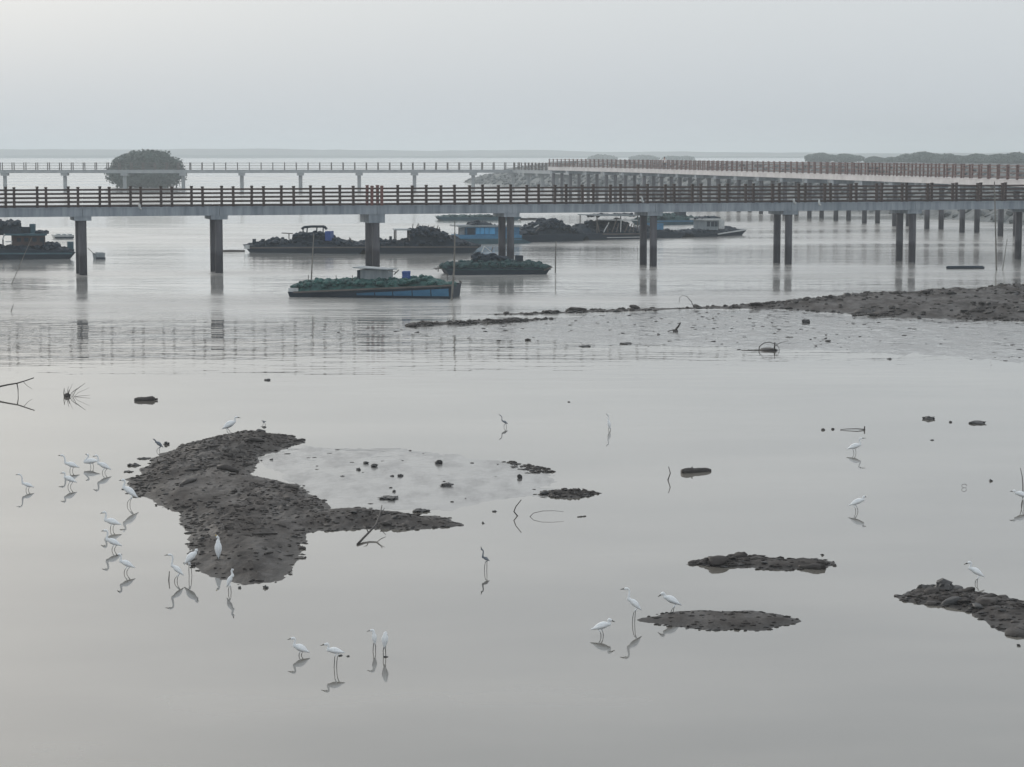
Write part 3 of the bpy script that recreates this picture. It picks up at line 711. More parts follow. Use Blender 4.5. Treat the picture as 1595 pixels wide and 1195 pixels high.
bridge1 = footbridge('footbridge', 'grey concrete footbridge with dark brown railings crossing above the moored barges', ln1, 3.91, 0.47, W1, piers1, (front1, back1), 1.26, 0.145,
    (0.12, 0.36, 0.60, 0.84, 1.07), 0.042, (M['concrete'], M['column'], M['concrete'], M['post'], M['post']), 0.235, 1.85, (1.0, 2.5, 0.24), ex, big_caps=(piers1[3],))
# -- far walkway at left
ln2 = Line([(-150, 430), (-60, 433), (1.0, 440), (8.6, 414), (11.5, 398)])
pp2 = [ln2.s_at_px(x) for x in (-170, -80, 10, 103, 196, 287, 378, 469, 560, 646, 737)] + [ln2.s_at_px(795) + q for q in (0.5, 9.0, 18.0, 27.0, 36.0)]
ps2 = list(np.arange(0.6, ln2.L - 0.3, 2.25)); ps2b = list(ps2)
bridge2 = footbridge('footbridge', 'distant thin walkway passing in front of the lone round mangrove', ln2, 3.75, 0.55, 2.4, pp2, (ps2, ps2b), 1.45, 0.17,
    (0.35, 0.85, 1.35), 0.03, (M['concrete_far'], M['concrete_far'], M['concrete_far'], M['post_far'], M['post_far']), 0.36, 1.2, (1.3, 2.2, 0.5), twin=False)
# -- red railed walkway at right, along the embankment
ln3 = Line([(7.0, 360), (12.5, 341), (18.6, 319), (23.5, 296), (27.6, 275), (31.0, 258), (34.2, 241), (37.2, 225), (40.2, 208), (43.4, 190), (47, 170), (52, 145)])
pp3 = list(np.arange(1.0, ln3.L, 8.9)); ps3 = list(np.arange(0.3, ln3.L - 0.2, 2.1)); ps3b = [s + 0.8 for s in ps3[:-1]]
# this line runs towards the viewer, so its near side is the right-hand one
bridge3 = footbridge('footbridge', 'long raised walkway with red brown posts and pale pinkish deck edge', ln3, 4.82, 0.50, 2.6, pp3, (ps3, ps3b), 1.30, 0.14,
    (0.25, 0.6, 0.95, 1.2), 0.028, (M['fascia'], M['column'], M['concrete'], M['post_right'], M['post_right']), 0.25, 1.4, (0.9, 2.3, 0.45))

# ------------------------------------------------------------------ barges
class Boat:
    def __init__(self, name, label, cat, xl, yl, xr, yr, width, group=None, load=None):
        self.a = G(xl, yl); self.b = G(xr, yr); self.W = width; self.xl, self.yl, self.xr, self.yr = xl, yl, xr, yr
        self.u = (self.b - self.a); self.L = self.u.length; self.u.normalize(); self.vv = Vector((-self.u.y, self.u.x, 0))
        self.root = thing(name, label, cat, self.a + self.u * (self.L / 2) + self.vv * (width / 2), group)
        self.rnd = random.Random(int(xl * 7 + yl))
    def P(self, x, y, v=0.0):           # photo pixel on the barge's near face -> world, pushed back by v metres
        k = (x - self.xl) / (self.xr - self.xl); D = self.a.y + (self.b.y - self.a.y) * k
        p = self.a + self.u * (self.L * k); p.z = AT(x, y, D).z
        return p + self.vv * v
    def hull(self, sheer, mats, rake=0.5, draft=0.35, flare=0.10, mat_from=None, name='hull'):
        """sheer: list of (px x, px y) for the gunwale"""
        m_ = MB(); n = len(sheer); ring = 6
        for i, (x, y) in enumerate(sheer):
            top0 = self.P(x, y, -flare); top1 = self.P(x, y, self.W + flare)
            k = self.u * (rake if i == 0 else (-rake if i == n - 1 else 0))
            lo0 = self.P(x, y, 0) + k; lo1 = self.P(x, y, self.W) + k
            wl0 = lo0.copy(); wl0.z = 0.0; wl1 = lo1.copy(); wl1.z = 0.0
            bt0 = lo0 + k * 0.6 + self.vv * 0.15; bt0.z = -draft; bt1 = lo1 + k * 0.6 - self.vv * 0.15; bt1.z = -draft
            m_.v += [tuple(q) for q in (top0, wl0, bt0, bt1, wl1, top1)]
        for i in range(n - 1):
            for j in range(ring):
                m_.f.append((i * ring + j, (i + 1) * ring + j, (i + 1) * ring + (j + 1) % ring, i * ring + (j + 1) % ring)); m_.m.append(0)
        m_.f.append(tuple(range(ring))); m_.m.append(0); m_.f.append(tuple((n - 1) * ring + j for j in range(ring))[::-1]); m_.m.append(0)
        return m_.build(name, mats, self.root)
    def plank(self, p0, p1, th, v, mt, name='gunwale', depth=0.10):
        a, b = self.P(*p0, v), self.P(*p1, v); d = (b - a); m_ = MB()
        up = Vector((0, 0, th)); bk = self.vv * depth
        m_.quadbox([a, b, b + bk, a + bk, a + up, b + up, b + bk + up, a + bk + up]); return m_.build(name, mt, self.root)
    def pile(self, prof, base, n, size, mt, name='net_pile', v0=0.1, v1=None, crest=0.6):
        """lumpy heap: bags strewn under the px profile"""
        rn = self.rnd; v1 = v1 if v1 is not None else self.W - 0.1; m_ = MB()
        xs_ = [p[0] for p in prof]; ys_ = [p[1] for p in prof]
        # sagging core so that no light shows through
        core = MB(); nn = 36; rows = [(0.0, 0.0), (0.10, 0.55), (0.3, 0.85), (0.5, 0.9), (0.7, 0.85), (0.9, 0.55), (1.0, 0.0)]
        for i in range(nn + 1):
            x = xs_[0] + (xs_[-1] - xs_[0]) * i / nn; yt = float(np.interp(x, xs_, ys_)); yb = float(np.interp(x, [p[0] for p in base], [p[1] for p in base]))
            for vf, hf in rows:
                q = self.P(x, yb + (yt - yb) * hf * rn.uniform(0.85, 1.0), v0 + (v1 - v0) * vf); core.v.append(tuple(q))
        kk = len(rows)
        for i in range(nn):
            for j in range(kk - 1): core.f.append((i * kk + j, (i + 1) * kk + j, (i + 1) * kk + j + 1, i * kk + j + 1)); core.m.append(0)
        m_.v, m_.f, m_.m = core.v, core.f, core.m
        for _ in range(n):
            x = rn.uniform(xs_[0], xs_[-1]); yt = float(np.interp(x, xs_, ys_)); yb = float(np.interp(x, [p[0] for p in base], [p[1] for p in base]))
            vf = rn.random(); roof = 1 - abs(vf - 0.45) ** 2.2 * 1.6
            q = self.P(x, yb + (yt - yb) * roof * rn.uniform(0.55, 0.97), v0 + (v1 - v0) * vf)
            sz = size * rn.uniform(0.6, 1.25)
            m_.blob(q - Vector((0, 0, sz * 0.3)), (sz * 1.25, sz, sz * 0.75), rn, 0.35, 1)
        return m_.build(name, mt, self.root)
    def block(self, x0, y0, x1, y1, v0, v1, mt, name, parent=None):   # px rectangle, y0 top
        c = [self.P(x0, y1, v0), self.P(x1, y1, v0), self.P(x1, y1, v1), self.P(x0, y1, v1), self.P(x0, y0, v0), self.P(x1, y0, v0), self.P(x1, y0, v1), self.P(x0, y0, v1)]
        return MB().quadbox(c).build(name, mt, parent or self.root)
    def shed(self, x0, y0, x1, y1, v0, v1, roof, post, walls=None, over=2.5):
        for xx in (x0, x1):
            for vv_ in (v0, v1):
                MB().tube([self.P(xx, y1, vv_), self.P(xx, y0, vv_)], 0.05, 6).build('roof_post', post, self.root)
        rf = self.block(x0 - over, y0 - 1.2, x1 + over, y0 + 0.3, v0 - 0.25, v1 + 0.25, roof, 'roof')
        return rf
    def barrel(self, x0, y0, x1, y1, v, mt):
        s = (self.P(x1, y1, v) - self.P(x0, y1, v)).length / 2; c = self.P((x0 + x1) / 2, y1, v); t = self.P((x0 + x1) / 2, y0, v); h = t.z - c.z
        m_ = MB().tube([c, c + Vector((0, 0, h * .05)), c + Vector((0, 0, h * .3)), c + Vector((0, 0, h * .33)), c + Vector((0, 0, h * .66)), c + Vector((0, 0, h * .7)), c + Vector((0, 0, h * .95)), c + Vector((0, 0, h))], [s * .94, s, s, s * .95, s * .95, s, s, s * .92], 14)
        return m_.build('barrel', mt, self.root)
    def rod(self, p0, p1, r, mt, v=0.5, v2=None, name='spar'):
        return MB().tube([self.P(*p0, v), self.P(*p1, v if v2 is None else v2)], r, 6).build(name, mt, self.root)

# A: nearest barge
zA = lambda x, y: (430 + x / 5.317, 380 + y / 5.317)
B = Boat('oyster_barge', 'blue sided barge heaped with green netting, a tin hut and a blue drum', 'barge', 449, 462.5, 704, 465.5, 2.3, 'moored oyster barges')
sh = [zA(*p) for p in ((100, 395), (190, 402), (420, 398), (670, 388), (975, 370), (1285, 352), (1455, 345))]
B.hull(sh, M['hull_dark'], 0.07)
bl = [(556, 456.6), (585, 455.3), (613, 454.0), (643, 452.4), (672, 450.9), (700, 449.6)]
for i in range(5):                               # blue painted side boards
    (xa, ya), (xb, yb) = bl[i], bl[i + 1]
    a0, b0 = B.P(xa + 0.8, ya, -0.135), B.P(xb - 0.8, yb, -0.135); a1, b1 = B.P(xa + 0.8, ya, -0.045), B.P(xb - 0.8, yb, -0.045)
    la, lb_ = a0.copy(), b0.copy(); la.z = lb_.z = 0.12; la += B.vv * 0.10; lb_ += B.vv * 0.10
    MB().quadbox([la, lb_, lb_ + B.vv * .06, la + B.vv * .06, a0, b0, b1, a1]).build('side_board', M['hull_blue'], B.root)
B.plank(zA(150, 406), zA(1458, 350), 0.08, -0.17, M['plank'])
B.plank(zA(1458, 348), zA(1440, 340), 0.10, 2.3, M['plank'])
base = [zA(100, 400), zA(1455, 350)]
B.pile([zA(*p) for p in ((108, 360), (150, 322), (200, 298), (260, 300), (310, 283), (400, 288), (480, 288), (560, 286), (640, 283), (760, 292), (1000, 288), (1100, 280), (1180, 262), (1250, 272), (1300, 300), (1350, 322), (1450, 332))], base, 420, 0.16, M['net_green'], v0=0.0)
hut = B.block(*zA(655, 222), *zA(905, 300), 0.75, 1.8, M['tin'], 'hut')
B.block(*zA(648, 224), *zA(672, 300), 0.70, 0.735, M['hull_dark'], 'hut_corner', hut)
c = [B.P(*zA(620, 205), .5), B.P(*zA(905, 222), .5), B.P(*zA(935, 228), 2.0), B.P(*zA(640, 205), 2.0)]
MB().quadbox(c + [q + Vector((0, 0, .05)) for q in c]).build('roof', M['tin'], B.root)
B.barrel(*zA(1013, 232), *zA(1085, 300), 0.9, M['blue_plastic'])
B.rod(zA(905, 222), zA(985, 242), 0.02, M['plank'], 0.6); B.rod(zA(950, 262), zA(992, 222), 0.03, M['plank'], 0.8)
for x in (258, 490, 625, 1410): B.rod(zA(x, 310), zA(x, 262 if x < 1400 else 250), 0.018, M['wood'], 0.3, name='stake')
B.block(*zA(105, 365), *zA(185, 400), -0.05, 0.05, M['pale'], 'bow_tarp')

# B: dark barge under the bridge
zB = lambda x, y: (660 + x / 3.9825, 220 + y / 3.9825)
B = Boat('oyster_barge', 'low barge under the bridge covered end to end in teal netting', 'barge', 693, 429, 857, 427.5, 2.2, 'moored oyster barges')
B.hull([zB(*p) for p in ((125, 775), (180, 785), (400, 790), (640, 785), (790, 778))], M['hull_dark'], 0.3)
B.pile([zB(*p) for p in ((125, 765), (160, 756), (240, 743), (310, 740), (420, 738), (540, 730), (600, 733), (680, 743), (740, 752), (788, 776))], [zB(125, 800), zB(788, 798)], 300, 0.16, M['net_teal'], v0=-0.12)
B.pile([zB(*p) for p in ((312, 742), (320, 700), (370, 688), (400, 700), (470, 700), (540, 725), (560, 740))], [zB(312, 760), zB(560, 760)], 60, 0.17, M['net_dark'], v0=0.6, v1=1.6)
B.block(*zB(580, 712), *zB(625, 745), 0.5, 1.0, M['net_dark'], 'engine_box')
B.rod(zB(372, 690), zB(385, 655), 0.04, M['pale'], 0.7); B.rod(zB(385, 655), zB(430, 690), 0.03, M['pale'], 0.7); B.rod(zB(430, 690), zB(440, 660), 0.03, M['plank'], 0.7)
B.rod(zB(75, 795), zB(140, 795), 0.03, M['plank'], 1.0, name='propeller_shaft')
MB().box(B.P(*zB(92, 797), 1.0), (0.06, 0.5, 0.10)).build('propeller', M['plank'], B.root)
MB().box(B.P(*zB(104, 797), 1.0), (0.05, 0.12, 0.35)).build('propeller', M['plank'], B.root)
B.rod(zB(745, 800), zB(795, 780), 0.05, M['plank'], -0.1)

# C: left barge, cut by the frame
zC = lambda x, y: (x / 9.38, 330 + y / 9.38)
B = Boat('oyster_barge', 'double decked dark barge with a rusty brown cabin beside the end pier', 'barge', -60, 405.5, 114, 403.5, 3.2, 'moored oyster barges')
B.hull([(-62, 385), (-20, 386), (10, 388), (60, 389), (95, 391), (118, 393)], M['hull_dark'], 0.4)
B.plank((-60, 396.5), (112, 396), 0.10, -0.16, M['hull_teal'])
B.pile([zC(*p) for p in ((-500, 480), (0, 500), (200, 490), (690, 470), (740, 440), (800, 455), (880, 490), (960, 540), (1060, 560))], [(-62, 393), (116, 393)], 190, 0.24, M['net_dark'])
cb = B.block(*zC(185, 345), *zC(670, 500), 0.5, 2.6, M['rust'], 'cabin')
for x in (250, 360, 480, 590): B.block(*zC(x, 385), *zC(x + 60, 440), 0.46, 0.5, M['hull_dark'], 'window', cb)
B.block(*zC(60, 322), *zC(690, 350), 0.25, 2.9, M['hull_teal'], 'roof')
B.pile([zC(*p) for p in ((-450, 330), (-300, 150), (0, 112), (150, 118), (280, 112), (320, 180), (335, 330))], [zC(-450, 345), zC(335, 345)], 150, 0.24, M['net_dark'], v0=0.3, v1=2.8)
B.barrel(*zC(445, 185), *zC(540, 325), 1.2, M['hull_teal']); B.block(*zC(330, 232), *zC(450, 325), 1.0, 1.8, M['net_dark'], 'crate')
B.pile([zC(*p) for p in ((540, 300), (590, 270), (650, 285), (720, 290), (725, 320))], [zC(540, 325), zC(725, 325)], 30, 0.16, M['net_dark'], v0=.4, v1=2)
B.block(*zC(85, 428), *zC(180, 445), 0.0, 0.1, M['pale'], 'pale_board'); B.rod(zC(40, 410), zC(72, 325), 0.05, M['pale'], 0.1)
B.block(*zC(1000, 445), *zC(1090, 600), 0.8, 1.5, M['hull_teal'], 'stern_box')
for x in (-30, 5, 68): B.rod((x, 392), (x, 372), 0.05, M['hull_dark'], 0.3, name='roof_post')

# D
zD = lambda x, y: (360 + x / 3.9825, 220 + y / 3.9825)
B = Boat('oyster_barge', 'dark barge with a humped net heap and a blue box on its stern side', 'barge', 380, 393.5, 571, 395.5, 3.0, 'moored oyster barges')
B.hull([zD(*p) for p in ((75, 640), (150, 652), (400, 655), (650, 652), (840, 645))], M['hull_dark'], 0.5)
B.plank(zD(120, 665), zD(835, 662), 0.09, -0.16, M['plank'])
B.pile([zD(*p) for p in ((85, 640), (120, 628), (215, 612), (240, 600), (290, 602), (310, 618), (360, 612), (420, 605), (600, 605), (640, 598), (660, 612), (740, 618), (770, 632), (835, 650))], [zD(75, 660), zD(838, 658)], 260, 0.2, M['net_dark'])
B.pile([zD(*p) for p in ((358, 612), (365, 568), (400, 560), (560, 560), (578, 575), (600, 610))], [zD(358, 630), zD(600, 630)], 110, 0.2, M['net_dark'], v0=.5, v1=2.5)
rf = [zD(*p) for p in ((410, 548), (425, 537), (470, 533), (550, 533), (565, 550))]
for (xa, ya), (xb, yb) in zip(rf[:-1], rf[1:]): B.rod((xa, ya), (xb, yb), 0.10, M['net_dark'], 1.2, name='awning_bar')
for x in (415, 440, 500, 540): B.rod(zD(x, 590), zD(x + 4, 540), 0.05, M['net_dark'], 1.2, name='awning_post')
B.block(*zD(575, 560), *zD(608, 618), 0.4, 1.2, M['blue_plastic'], 'blue_box')
B.rod(zD(295, 572), zD(365, 576), 0.04, M['plank'], 0.8); B.rod(zD(340, 610), zD(340, 572), 0.04, M['plank'], 0.8)
B.block(*zD(86, 645), *zD(118, 668), -0.14, -0.04, M['pale'], 'bow_tarp')
for x in (125, 180, 320, 630): B.block(*zD(x, 608), *zD(x + 14, 640), 0.3, 0.6, M['net_dark'], 'bollard')
B.rod(zD(740, 630), zD(720, 600), 0.05, M['plank'], 0.6)
B = Boat('float_pole', 'long floating pole lying between the pier and the humped barge', 'pole', 338, 392, 379, 392, 0.2)
MB().tube([B.P(336, 391.6, 0), B.P(360, 391.2, 0.1), B.P(381, 391.4, 0.2)], [0.09, 0.1, 0.08], 8).build('pole', M['plank'], B.root)

# E
B = Boat('oyster_barge', 'dark barge with a small open canopy and a jagged brush pile', 'barge', 566, 395.5, 747, 394.5, 3.0, 'moored oyster barges')
B.hull([zD(*p) for p in ((800, 640), (900, 650), (1150, 655), (1400, 650), (1545, 645))], M['hull_dark'], 0.5)
B.plank(zD(925, 660), zD(1530, 660), 0.08, -0.16, M['plank'])
B.pile([zD(*p) for p in ((800, 640), (830, 620), (920, 598), (960, 608), (1020, 612), (1110, 605), (1250, 600), (1370, 595), (1420, 605), (1480, 622), (1540, 645))], [zD(800, 660), zD(1540, 660)], 220, 0.2, M['net_dark'])
B.pile([zD(*p) for p in ((1112, 600), (1118, 545), (1140, 528), (1180, 525), (1240, 528), (1290, 545), (1340, 575), (1365, 600))], [zD(1112, 630), zD(1365, 630)], 160, 0.2, M['net_dark'], v0=.3, v1=2.6)
for i in range(14):
    x = 1130 + i * 14; B.rod(zD(x, 560), zD(x + B.rnd.uniform(-18, 18), 512 + B.rnd.uniform(0, 18) + i * 1.2), 0.03, M['wood'], B.rnd.uniform(.6, 2), name='brush_stick')
B.shed(*zD(1025, 553), *zD(1108, 620), 0.5, 2.0, M['tin'], M['plank'])
B.block(*zD(985, 592), *zD(1000, 620), 0.4, 0.8, M['net_dark'], 'bollard')

# F: blue cabin
B = Boat('cabin_barge', 'barge with a bright blue panelled cabin, net heaped on the roof', 'barge', 700, 381, 826, 379.5, 3.0, 'moored oyster barges')
B.hull([zB(*p) for p in ((160, 600), (230, 605), (450, 605), (600, 600), (665, 628))], M['hull_teal'], 0.6)
B.block(*zB(222, 582), *zB(605, 612), -0.08, 2.6, M['hull_blue'], 'cabin_base')
cb = B.block(*zB(272, 532), *zB(600, 590), 0.3, 2.4, M['hull_blue'], 'cabin')
for x0, x1 in ((330, 352), (356, 380), (384, 408), (412, 446)): B.block(*zB(x0, 537), *zB(x1, 578), 0.25, 0.3, M['blue_bright'], 'panel', cb)
B.block(*zB(275, 540), *zB(322, 582), 0.26, 0.3, M['hull_dark'], 'doorway', cb)
B.block(*zB(236, 540), *zB(270, 582), 0.9, 0.98, M['pale'], 'pale_board')
B.rod(zB(224, 584), zB(224, 530), 0.05, M['plank'], 0.3, name='roof_post')
B.block(*zB(215, 522), *zB(608, 533), 0.05, 2.7, M['tin'], 'roof')
B.pile([zB(*p) for p in ((300, 522), (315, 500), (350, 494), (400, 498), (440, 512), (450, 522))], [zB(300, 526), zB(450, 526)], 40, 0.16, M['net_dark'], v0=.4, v1=2)
B.rod(zB(205, 585), zB(205, 500), 0.035, M['wood'], 0.6, name='mast')
B.pile([zB(*p) for p in ((165, 600), (190, 580), (230, 590), (240, 602))], [zB(165, 608), zB(240, 608)], 20, 0.16, M['net_dark'])

# G
B = Boat('oyster_barge', 'barge carrying one tall peaked black net heap', 'barge', 806, 378, 914, 375.5, 3.2, 'moored oyster barges')
B.hull([zB(*p) for p in ((580, 590), (700, 580), (900, 575), (1010, 575))], M['hull_dark'], 0.4)
B.pile([zB(*p) for p in ((600, 580), (630, 550), (660, 542), (720, 512), (760, 497), (800, 480), (870, 480), (900, 500), (945, 522), (985, 552), (1010, 575))], [zB(590, 595), zB(1010, 590)], 300, 0.22, M['net_dark'])
B.rod(zB(680, 570), zB(715, 535), 0.04, M['plank'], -0.05); B.rod(zB(690, 535), zB(720, 520), 0.05, M['pale'], 0.2)

# H
zH = lambda x, y: (900 + x / 3.9825, 220 + y / 3.9825)
B = Boat('oyster_barge', 'long cluttered barge with an open timber frame and leaning planks', 'barge', 908, 374.5, 1067, 370, 3.0, 'moored oyster barges')
B.hull([zB(1000, 575), zB(1150, 570), zB(1350, 568), zH(550, 560), zH(665, 572)], M['hull_dark'], 0.5)
B.plank(zB(1100, 580), zB(1340, 578), 0.09, -0.15, M['plank']); B.plank(zB(1130, 600), zB(1340, 597), 0.06, -0.13, M['pale'])
B.pile([zB(1000, 560), zB(1020, 505), zB(1045, 490), zB(1065, 530), zB(1085, 545), zB(1300, 548), zH(400, 540), zH(480, 520), zH(545, 535), zH(600, 545), zH(655, 572)], [zB(1000, 585), zH(660, 580)], 200, 0.2, M['net_dark'])
B.pile([zB(1100, 560), zB(1130, 500), zB(1180, 480), zB(1300, 478), zB(1345, 500), zH(420, 560)], [zB(1100, 570), zH(420, 570)], 110, 0.22, M['net_dark'], v0=1.4, v1=2.9)
B.shed(*zB(1085, 462), *zB(1335, 575), 0.3, 2.6, M['tin'], M['plank'], over=1)
for i in range(9):
    x = 1095 + i * 26; B.rod(zB(x, 565), zB(x + B.rnd.uniform(-35, 35), 475 + B.rnd.uniform(-6, 40)), 0.05, M['pale'] if i % 4 == 1 else M['plank'], 0.2, name='leaning_plank')
B.rod(zB(1090, 487), zB(1330, 492), 0.05, M['pale'], 0.25, name='rail_bar')
B.block(*zH(495, 510), *zH(546, 550), 0.4, 1.6, M['hull_blue'], 'blue_box')
B.pile([zB(1100, 462), zB(1150, 448), zB(1250, 452), zB(1330, 445), zH(400, 462)], [zB(1100, 466), zH(400, 466)], 40, 0.15, M['net_dark'], v0=.6, v1=2.3)

# I: small boat with a wheelhouse
B = Boat('wheelhouse_boat', 'small boat with a grey wheelhouse and an upswept bow', 'boat', 1076, 369.8, 1161, 366.5, 2.4)
B.hull([zH(*p) for p in ((700, 570), (780, 575), (880, 572), (980, 560), (1045, 545))], M['hull_dark'], 0.6)
B.plank(zH(860, 580), zH(1040, 552), 0.10, -0.16, M['pale'])
B.pile([zH(*p) for p in ((700, 565), (715, 545), (760, 542), (800, 545), (900, 548), (970, 545), (985, 522), (1010, 535), (1030, 540), (1042, 550))], [zH(700, 580), zH(1042, 558)], 90, 0.15, M['net_dark'])
cb = B.block(*zH(812, 492), *zH(890, 552), 0.4, 1.8, M['tin'], 'wheelhouse')
for x in (820, 846, 868): B.block(*zH(x, 500), *zH(x + 16, 530), 0.36, 0.4, M['hull_dark'], 'window', cb)
B.block(*zH(800, 480), *zH(900, 492), 0.2, 2.0, M['pale'], 'roof')
B.block(*zH(905, 490), *zH(940, 545), 0.6, 1.6, M['pale'], 'locker')
B.pile([zH(*p) for p in ((800, 478), (830, 464), (860, 468), (890, 460), (905, 478))], [zH(800, 482), zH(905, 482)], 24, 0.13, M['net_dark'], v0=.4, v1=1.6)

# J: teal barge behind
B = Boat('oyster_barge', 'low teal barge seen between the bridge deck and the wheelhouse boat', 'barge', 1010, 351.5, 1103, 349.5, 3.0, 'moored oyster barges')
B.hull([zH(*p) for p in ((440, 490), (560, 490), (700, 490), (810, 490))], M['hull_teal'], 0.4)
B.pile([zH(*p) for p in ((440, 480), (520, 455), (540, 445), (640, 448), (700, 462), (760, 468), (800, 482))], [zH(440, 498), zH(810, 496)], 140, 0.25, M['net_teal'])
B.block(*zH(660, 440), *zH(700, 470), 0.8, 1.8, M['hull_dark'], 'crate'); B.block(*zH(525, 445), *zH(540, 465), 0.5, 0.9, M['pale'], 'pale_box')
B.plank(zH(450, 500), zH(805, 498), 0.09, -0.15, M['hull_blue'])
# K, L: low raft and skiff behind
B = Boat('raft', 'long low grey raft just beneath the bridge deck edge', 'raft', 681, 343.5, 812, 343, 3.0)
B.hull([(681, 338), (720, 338.5), (770, 338.5), (812, 338)], M['hull_teal'], 0.5)
B.pile([(683, 338), (690, 335.5), (740, 334.5), (790, 335), (810, 338)], [(683, 340), (810, 340)], 110, 0.22, M['net_teal'])
B = Boat('skiff', 'thin dark skiff alone on the water past the raft', 'boat', 813, 342.3, 848, 342.0, 1.2)
B.hull([(812, 339.6), (822, 340.4), (838, 340.4), (849, 339.4)], M['hull_dark'], 0.4)
B.block(825, 339.6, 836, 340.6, 0.1, 1.1, M['plank'], 'thwart')
# pale floats
B = Boat('float_box', 'pale flat float box behind the end pier', 'float', 85, 373, 116, 372.6, 1.4)
B.hull([(84, 366.2), (95, 366.0), (116, 366.2)], M['pale'], 0.15)
B.plank((85, 371.4), (115, 371.2), 0.12, -0.11, M['hull_dark'])
for x in (90, 99, 108): B.block(x, 364.8, x + 5, 366.2, 0.2, 1.1, M['tin'], 'lid')
B = Boat('float_box', 'small boxy float tied by a rope to the end pier', 'float', 150.5, 404, 163.5, 403.6, 0.55)
B.hull([(150, 395), (157, 394), (164, 394.2)], M['tin'], 0.05, draft=0.1, flare=0.02)
B.block(153, 393.2, 162, 394.2, 0.08, 0.45, M['pale'], 'lid')
B.rod((150.5, 397.5), (139, 386.5), 0.02, M['wood'], 0.2, name='rope')
B.block(149.5, 401, 164, 404, -0.05, 0.0, M['hull_dark'], 'fender')

# ------------------------------------------------------------------ poles standing in the water
def pole(label, top, foot, r, name='mooring_pole', bend=0.0):
    a = G(*foot); D = a.y; t = AT(top[0], top[1], D); m_ = MB(); d = (t - a)
    lo = a - d.normalized() * 0.7
    mid = a.lerp(t, 0.5) + Vector((bend, 0, 0))
    m_.tube([lo, a, mid, t], [r, r, r * 0.85, r * 0.6], 7)
    m_.tube([a.lerp(t, .3) + Vector((bend * .6, 0, 0)) - d.normalized() * .02, a.lerp(t, .3) + Vector((bend * .6, 0, 0)) + d.normalized() * .02], r * 1.15, 7)
    o = m_.build(name, M['pole']); return tag(o, label, 'pole')
pole('thin upright pole rising behind the blue sided barge', (488.8, 364), (484, 452), 0.04)
pole('upright pole at the square end of the blue sided barge', (708.5, 362), (703.5, 468), 0.055, bend=0.05)
pole('thin upright pole off the end of the teal netted barge', (866, 376), (865, 425), 0.04)
pole('tall thick pole standing past the floating beam', (1549, 283), (1552, 421), 0.055)
pole('thin leaning pole next to the tall thick pole', (1569, 372), (1561.6, 421), 0.03)
pole('long slanting cane leaning in front of the double decked barge', (50, 369), (18, 443), 0.022)
pole('short slanting stub of cane in open water', (21, 474), (17, 486), 0.02)
B = Boat('floating_beam', 'dark floating beam lying on the water near the tall pole', 'beam', 1475, 419, 1533, 418.5, 0.4)
a, b_ = B.P(1474, 416.6, 0), B.P(1533, 416.6, 0)
MB().tube([a - Vector((0, 0, .02)), a + B.u * .12 + Vector((0, 0, .0)), a.lerp(b_, .5), b_ - B.u * .12, b_ - Vector((0, 0, .02))], [0.07, 0.10, 0.11, 0.10, 0.06], 9).build('beam', M['hull_dark'], B.root)

# ------------------------------------------------------------------ scraps on the railing, walker
def rag(label, x, y, side, line, zt):
    s = line.s_at_px(x); q = line.off(s, side * 1.32); D = q.y; z = AT(x, y, D).z
    rn = random.Random(int(x)); m_ = MB()
    m_.blob((q.x, q.y, z), (0.07, 0.06, 0.15), rn, 0.5, 2).blob((q.x + 0.07, q.y, z - 0.14), (0.09, 0.04, 0.07), rn, 0.5, 2)
    tag(m_.build('rag', M['pale'], None, True), label, 'rag')
rag('pale scrap hanging from the deck edge below the round mangrove', 214, 321.5, -1, ln1, 3.91)
rag('pale scrap on a railing post above the cluttered timber framed barge', 989, 311, -1, ln1, 3.91)
rag('pale scrap on a railing post directly above the middle of a twin pier', 1223, 313, -1, ln1, 3.91)
rag('pale scrap on a railing post beside the twin pier, over the channel', 1262, 315.5, -1, ln1, 3.91)

